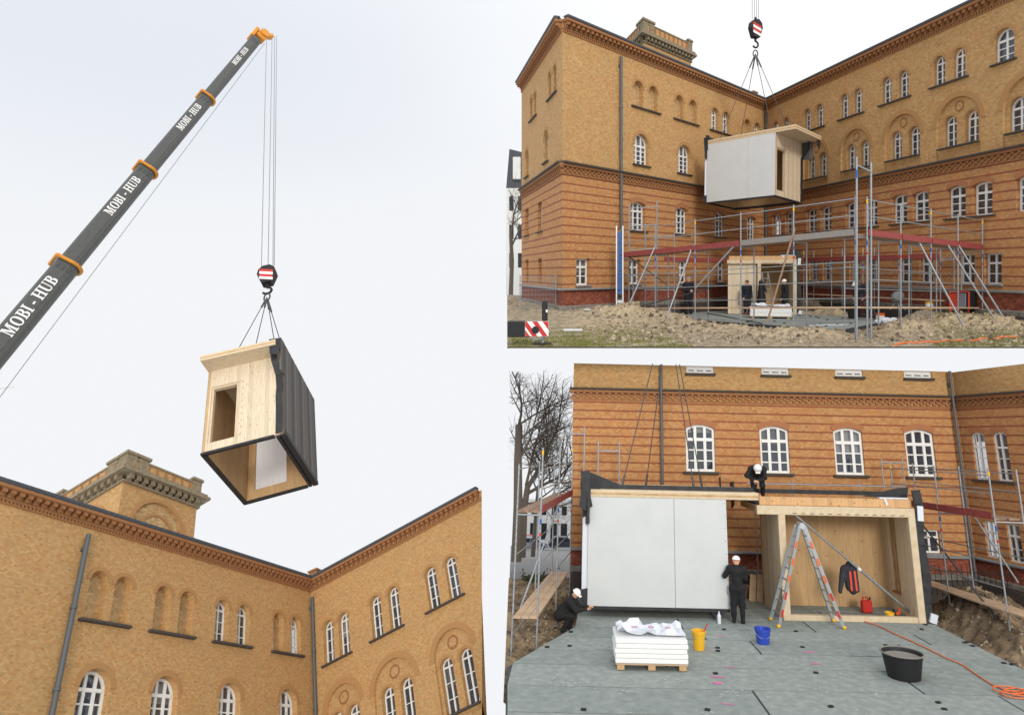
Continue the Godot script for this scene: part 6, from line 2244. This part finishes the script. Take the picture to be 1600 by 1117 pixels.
	# ---- red canister and tools inside the module
	var jc := thing("fuel_canister", C * at(7.3, 0.006, -17.2, 12), "red plastic fuel canister on the open module's floor", "canister")
	var jm := MB.new()
	jm.cbox(Vector3(0, 0.14, 0), Vector3(0.26, 0.28, 0.15), 0.03)
	part("tank", jm, "red", jc)
	var jh := MB.new()
	jh.path([Vector3(-0.09, 0.28, 0), Vector3(-0.09, 0.34, 0), Vector3(0.04, 0.34, 0), Vector3(0.06, 0.28, 0)], 0.016)
	part("handle", jh, "red", jc)
	var jn := MB.new()
	jn.tube(Vector3(0.09, 0.27, 0), Vector3(0.12, 0.34, 0), 0.025, 0.02, 8)
	part("cap", jn, "black", jc)
	for q in [[7.95, -16.95, "orange", "orange power tool on the floor by the open module's right wall"], [7.75, -16.8, "black", "black hand tool lying beside the orange power tool"]]:
		var m := MB.new()
		m.cbox(Vector3(0, 0.06, 0), Vector3(0.22, 0.07, 0.07), 0.02)
		m.cbox(Vector3(0.06, 0.12, 0), Vector3(0.05, 0.12, 0.05), 0.015)
		m.tube(Vector3(-0.11, 0.06, 0), Vector3(-0.2, 0.05, 0), 0.012, 0.008, 6)
		solo("power_tool", m, q[2], C * at(q[0], 0.006, q[1], 40), q[3], "tool")
	for q in [[7.85, -16.45, "paint_pink", "pink spray can lying on the deck by the small yellow pail", 0.0], [8.05, -16.5, "red", "red spray can lying at the open module's right post", 60.0]]:
		var can := thing("spray_can", C * at(q[0], 0.04, q[1], q[4]), q[3], "spray can")
		var m := MB.new()
		m.tube(Vector3(-0.08, 0, 0), Vector3(0.08, 0, 0), 0.032, 0.032, 12)
		part("can", m, q[2], can)
		var cpm := MB.new()
		cpm.tube(Vector3(0.082, 0, 0), Vector3(0.12, 0, 0), 0.026, 0.026, 10)
		part("cap", cpm, "black", can)
	var bt := MB.new()
	bt.lathe([Vector2(0.001, 0), Vector2(0.04, 0), Vector2(0.042, 0.16), Vector2(0.015, 0.22), Vector2(0.015, 0.25), Vector2(0.001, 0.25)], Transform3D.IDENTITY, 12)
	solo("water_bottle", bt, "foil", C * at(3.4, 0.006, -15.9), "clear plastic bottle standing below the white module's right corner", "bottle")
	# ---- orange cable
	var cb := MB.new()
	var cp := [Vector3(6.2, 0, -16.4), Vector3(6.7, 0, -16.45), Vector3(6.99, 0, -16.03), Vector3(7.07, 0, -15.44), Vector3(7.18, 0, -14.85), Vector3(7.25, 0, -14.35), Vector3(7.3, 0, -13.76), Vector3(7.38, 0, -13.34), Vector3(7.3, 0, -12.48), Vector3(7.36, 0, -12.19), Vector3(7.6, 0, -11.9)]
	var cv := Curve3D.new()
	for i in cp.size():
		var tg: Vector3 = (cp[mini(i + 1, cp.size() - 1)] - cp[maxi(i - 1, 0)]) / 6.0
		cv.add_point(cp[i] + Vector3(0, 0.02, 0), -tg, tg)
	var bk := cv.tessellate(4, 4)
	for i in bk.size() - 1: cb.tube(bk[i], bk[i + 1], 0.012, 0.012, 6, false)
	for l in 3:
		var c := Vector3(7.45 + 0.1 * sin(l * 2.0), 0.02 + 0.012 * l, -12.0 + 0.07 * cos(l * 1.7))
		for i in 20:
			var a := TAU * i / 20; var b := TAU * (i + 1) / 20
			cb.tube(c + Vector3(cos(a) * (0.28 - 0.02 * l), 0, sin(a) * 0.17), c + Vector3(cos(b) * (0.28 - 0.02 * l), 0, sin(b) * 0.17), 0.012, 0.012, 5, false)
	solo("extension_cable", cb, "cable_orange", C, "orange extension cable snaking over the deck to a loose coil at the right", "cable")
	# ---- planks leaning in the passage
	var pk := thing("leaning_planks", C * at(4.7, 0.0, -18.1), "two short planks leaning against the soil in the passage between the modules", "planks")
	for i in 2:
		var m := MB.new()
		m.cbox(Vector3(0.1 + i * 0.19, 0.3, -0.12), Vector3(0.17, 0.66, 0.03), 0.004, Basis(Vector3(0, 0, 1), -0.22) * Basis(Vector3(1, 0, 0), -0.4))
		part("plank", m, "plank", pk)
	# ---- scaffold at the left and at the right of the deck
	var s1 := thing("scaffold", C, "tube scaffold with red toe board left of the white module", "scaffold")
	scaffold_run(s1, Vector3(-0.62, 0, -14.2), Vector3(0.02, 0, -19.0), 2, Vector3(-0.5, 0, -0.05), {"foot": -0.3, "top": 3.75, "inner_top": 3.4, "deck": 2.45, "rails": [3.3, 2.9, 1.45, 0.95], "inner_rails": [3.3, 1.6, 0.1], "toe": true}, 0.75)
	for i in 3: # walkway planks lower down
		var m := MB.new()
		m.beam(Vector3(-0.7 - i * 0.16, 0.5, -14.0), Vector3(-0.1 - i * 0.16, 0.5, -18.6), 0.15, 0.035)
		part("walkway_plank", m, "plank", s1)
	pole(s1, Vector3(-0.3, 2.4, -16.6), Vector3(-1.05, 0.35, -15.4), 0.022, "diagonal_brace")
	var fb := thing("scaffold", C, "light scaffold guard frames rising behind the white module's left roof corner", "scaffold")
	for q in [[0.35, 4.3], [0.75, 3.9], [1.35, 3.9]]: pole(fb, Vector3(q[0], 0.3, -18.9), Vector3(q[0], q[1], -18.9), 0.022, "standard")
	pole(fb, Vector3(0.75, 3.65, -18.9), Vector3(1.35, 3.65, -18.9), 0.02, "rail")
	pole(fb, Vector3(-0.3, 4.1, -18.9), Vector3(0.35, 4.1, -18.9), 0.02, "rail")
	var fb2 := thing("scaffold", C, "low scaffold guard rail behind the open module's roof under the rightmost windows", "scaffold")
	for q in [[5.2, 2.95], [6.3, 2.95], [8.2, 2.95], [8.9, 3.6], [9.5, 3.6]]: pole(fb2, Vector3(q[0], 0.3, -19.1), Vector3(q[0], q[1], -19.1), 0.02, "standard")
	pole(fb2, Vector3(5.0, 2.85, -19.1), Vector3(9.5, 2.85, -19.1), 0.02, "rail")
	pole(fb2, Vector3(8.9, 3.5, -19.1), Vector3(9.5, 3.5, -19.1), 0.02, "rail")
	var s2 := thing("scaffold", C, "tube scaffold with pale red deck right of the open module", "scaffold")
	scaffold_run(s2, Vector3(9.5, 0, -15.2), Vector3(9.05, 0, -18.9), 2, Vector3(0.6, 0, 0.06), {"foot": -0.3, "top": 3.5, "inner_top": 3.5, "deck": 2.42, "rails": [3.35, 2.95, 1.5, 1.0], "inner_rails": [3.4, 3.0, 1.6], "toe": true}, 0.8)
	for i in 3:
		var m := MB.new()
		m.beam(Vector3(9.6 + i * 0.16, 0.55, -14.4), Vector3(9.1 + i * 0.16, 0.55, -18.6), 0.15, 0.035)
		part("walkway_plank", m, "plank", s2)
	pole(s2, Vector3(9.15, 2.3, -18.2), Vector3(9.5, 0.3, -15.6), 0.022, "diagonal_brace", "steel_wire")
	pole(s2, Vector3(9.9, 2.3, -16.6), Vector3(10.6, 0.9, -16.4), 0.022, "diagonal_brace")
	# iron railing in front of the right wing
	var ir := thing("iron_railing", C * at(9.3, 0.1, -19.0), "black iron railing in the shade before the right wing's plinth", "railing")
	for i in 24:
		var m := MB.new()
		m.tube(Vector3(i * 0.13, 0, i * 0.03), Vector3(i * 0.13, 0.75, i * 0.03), 0.012, 0.008, 5)
		part("bar", m, "black", ir)
	for y in [0.12, 0.62]:
		var m := MB.new()
		m.tube(Vector3(0, y, 0), Vector3(3.0, y, 0.69), 0.014, 0.014, 5)
		part("rail", m, "black", ir)
	# ---- trees, cars and house fronts at the far left
	var keep := func(p: Vector3): return p.x + 0.0 > -0.105 * (26.0 - p.z) * 0.93 + 1.9 and p.y < 6.55 and p.x < 3.3
	bare_tree(C * at(-2.0, -0.5, -26.0), [Vector3(0, 0, 0), Vector3(-0.02, 2, 0), Vector3(-0.1, 3.6, 0), Vector3(-0.12, 5.0, 0)], 0.2, [[Vector3(-0.1, 3.6, 0), Vector3(0.5, 0.9, 0), 1.3, 0.06], [Vector3(-0.12, 5.0, 0), Vector3(0.3, 1, 0), 1.2, 0.06], [Vector3(-0.1, 4.4, 0), Vector3(0.8, 0.5, 0.2), 1.1, 0.045], [Vector3(-0.1, 5.0, 0), Vector3(0.9, 0.7, 0.1), 1.2, 0.045]], 4, func(p: Vector3): return p.x > -0.62 and p.y < 7.1 and p.x < 2.3, "thick-trunked bare tree at the left edge in front of the street", 61)
	bare_tree(C * at(-1.8, -0.6, -27.5), [Vector3(-0.1, 0, 0), Vector3(-0.08, 1.8, 0), Vector3(0.02, 2.7, 0)], 0.16, [[Vector3(0.0, 2.6, 0), Vector3(0.8, 1.0, 0), 1.7, 0.1], [Vector3(0.02, 2.4, 0), Vector3(1.0, 0.6, 0.1), 1.5, 0.08], [Vector3(-0.05, 2.7, 0), Vector3(0.1, 1.0, 0.0), 1.5, 0.07], [Vector3(0.0, 2.0, 0), Vector3(0.9, 0.3, 0), 1.2, 0.05]], 4, func(p: Vector3): return p.x > -0.85 and p.y < 7.4 and p.x < 2.2, "forked bare tree with long rising limbs beside the brick wall's left end", 62)
	bare_tree(C * at(-2.4, -3.4, -45.0), [Vector3(0, 0, 0), Vector3(0.1, 2.5, 0), Vector3(0.2, 4.4, 0)], 0.15, [[Vector3(0.2, 4.2, 0), Vector3(0.5, 0.8, 0), 2.2, 0.07], [Vector3(0.1, 3.4, 0), Vector3(1.0, 0.5, 0), 2.2, 0.06], [Vector3(0.15, 4.0, 0), Vector3(-0.5, 0.9, 0), 1.8, 0.06], [Vector3(0.1, 3.0, 0), Vector3(0.9, 0.1, 0), 1.8, 0.05]], 4, func(p: Vector3): return p.x > -2.1 and p.y < 9.5 and p.x < 2.9, "smaller bare tree farther down the street behind the parked cars", 63)
	car(C * at(-3.9, -6.75, -70, 12), "car_silver", "silver hatchback parked across the street behind the left scaffold")
	car(C * at(-0.6, -6.9, -72, 8), "car_dark", "dark car parked across the street beside the brick wall's end")
	car(C * at(-4.7, -7.6, -78, 80), "car_red", "red van-like car standing behind the silver hatchback")
	var hf := thing("street_house", C * at(-3.6, -8.6, -88), "white house front with shop openings across the street at the far left", "house")
	var hw := MB.new()
	hw.box(Vector3(0.4, 2.6, 0), Vector3(7.4, 5.2, 2.0))
	part("wall", hw, "render_white", hf)
	for i in 5:
		var m := MB.new()
		m.box(Vector3(-2.4 + i * 1.3, 1.4, 1.02), Vector3(0.8, 1.9, 0.06))
		part("shop_window", m, "car_glass", hf)
		var m2 := MB.new()
		m2.box(Vector3(-2.4 + i * 1.3, 3.9, 1.02), Vector3(0.6, 1.1, 0.06))
		part("window", m2, "car_glass", hf)
	# shrubs and a low fence by the road
	for q in [[-1.15, -21.6, 0.42, "hedge_leaf", "low green shrub by the road behind the left walkway"], [-0.6, -22.0, 0.36, "twig_red", "reddish leafless shrub beside the low green one"]]:
		var sm := MB.new()
		var r_ := RandomNumberGenerator.new()
		r_.seed = int(q[2] * 1000)
		for i in 420:
			var p = Vector3(clampf(r_.randfn() * 0.4, -0.7, 0.7), absf(r_.randfn()) * 0.3, clampf(r_.randfn() * 0.3, -0.6, 0.6)) * q[2] * 1.3
			var e = p + Vector3(r_.randf_range(-1, 1), r_.randf_range(-0.2, 1), r_.randf_range(-1, 1)) * 0.1
			sm.tri(p, e + Vector3(0.03, 0, 0), e + Vector3(-0.01, 0.04, 0.03))
		var sh := thing("shrub", C * at(q[0] + 0.1, -0.4, q[1] + 0.6), q[4], "shrub")
		part("leaves", sm, q[3], sh)
		var stm := MB.new()
		for i in 5: stm.tube(Vector3.ZERO, Vector3(r_.randf_range(-0.2, 0.2), 0.3, r_.randf_range(-0.15, 0.15)), 0.012, 0.006, 5)
		part("stems", stm, "bark", sh)


func bucket(at_: Transform3D, r: float, h: float, mat: String, label: String, inside: String) -> void:
	var t := thing("bucket", at_, label, "bucket", "plastic buckets on the deck")
	var m := MB.new()
	m.lathe([Vector2(0.001, 0.008), Vector2(r * 0.78, 0.0), Vector2(r, h * 0.86), Vector2(r * 1.08, h * 0.87), Vector2(r * 1.08, h), Vector2(r * 0.96, h), Vector2(r * 0.76, h * 0.12), Vector2(0.001, h * 0.1)], Transform3D.IDENTITY, 24)
	part("shell", m, mat, t)
	var hd := MB.new()
	var prev := Vector3(r * 1.08, h * 0.9, 0)
	for i in 11:
		var a := PI * i / 10.0
		var p := Vector3(cos(a) * r * 1.12, h * 0.9 - sin(a) * r * 0.9, sin(a) * r * 0.55 + r * 0.3 * sin(a))
		if i > 0: hd.tube(prev, p, 0.006, 0.006, 5)
		prev = p
	part("handle", hd, "galvanised", t)
	if inside:
		var q := MB.new()
		q.lathe([Vector2(r * 0.92, h * 0.8), Vector2(0.001, h * 0.82)], Transform3D.IDENTITY, 16)
		part("filling", q, inside, t)
		var st := MB.new()
		st.tube(Vector3(r * 0.3, h * 0.4, 0), Vector3(r * 1.3, h * 1.35, 0), 0.014, 0.012, 7)
		part("tool_handle", st, "red", t)


func car(at_: Transform3D, mat: String, label: String) -> void:
	var t := thing("parked_car", at_, label, "car", "cars parked along the street")
	var b := MB.new()
	b.prism(PackedVector2Array([Vector2(-1.6, 0.2), Vector2(1.6, 0.2), Vector2(1.62, 0.5), Vector2(1.5, 0.62), Vector2(0.95, 0.7), Vector2(-1.5, 0.72), Vector2(-1.65, 0.55)]), Transform3D.IDENTITY, -0.62, 0.62)
	part("body", b, mat, t)
	var c := MB.new()
	c.prism(PackedVector2Array([Vector2(-1.45, 0.72), Vector2(0.9, 0.7), Vector2(0.35, 1.08), Vector2(-1.05, 1.1)]), Transform3D.IDENTITY, -0.54, 0.54)
	part("cabin_glass", c, "car_glass", t)
	var r := MB.new()
	r.prism(PackedVector2Array([Vector2(-1.12, 1.09), Vector2(0.4, 1.07), Vector2(0.28, 1.13), Vector2(-1.0, 1.15)]), Transform3D.IDENTITY, -0.55, 0.55)
	for x in [-1.2, -0.3, 0.55]: r.beam(Vector3(x, 0.72, 0.555), Vector3(x + (0.15 if x < 0 else -0.3), 1.09, 0.545), 0.06, 0.03, Vector3(0, 0, 1))
	part("roof", r, mat, t)
	for x in [-1.0, 1.0]:
		for z in [-0.58, 0.58]:
			var w := MB.new()
			w.tube(Vector3(x, 0.26, z - 0.09), Vector3(x, 0.26, z + 0.09), 0.26, 0.26, 16)
			var wn := part("wheel", w, "tyre", t)
			var h := MB.new()
			h.tube(Vector3(x, 0.26, z + 0.09 * signf(z)), Vector3(x, 0.26, z + 0.1 * signf(z)), 0.15, 0.14, 12)
			part("rim", h, "rim", wn)
	for z in [-0.45, 0.45]:
		var hl := MB.new()
		hl.cbox(Vector3(1.58, 0.5, z), Vector3(0.08, 0.12, 0.22), 0.02)
		part("headlight", hl, "white", t)
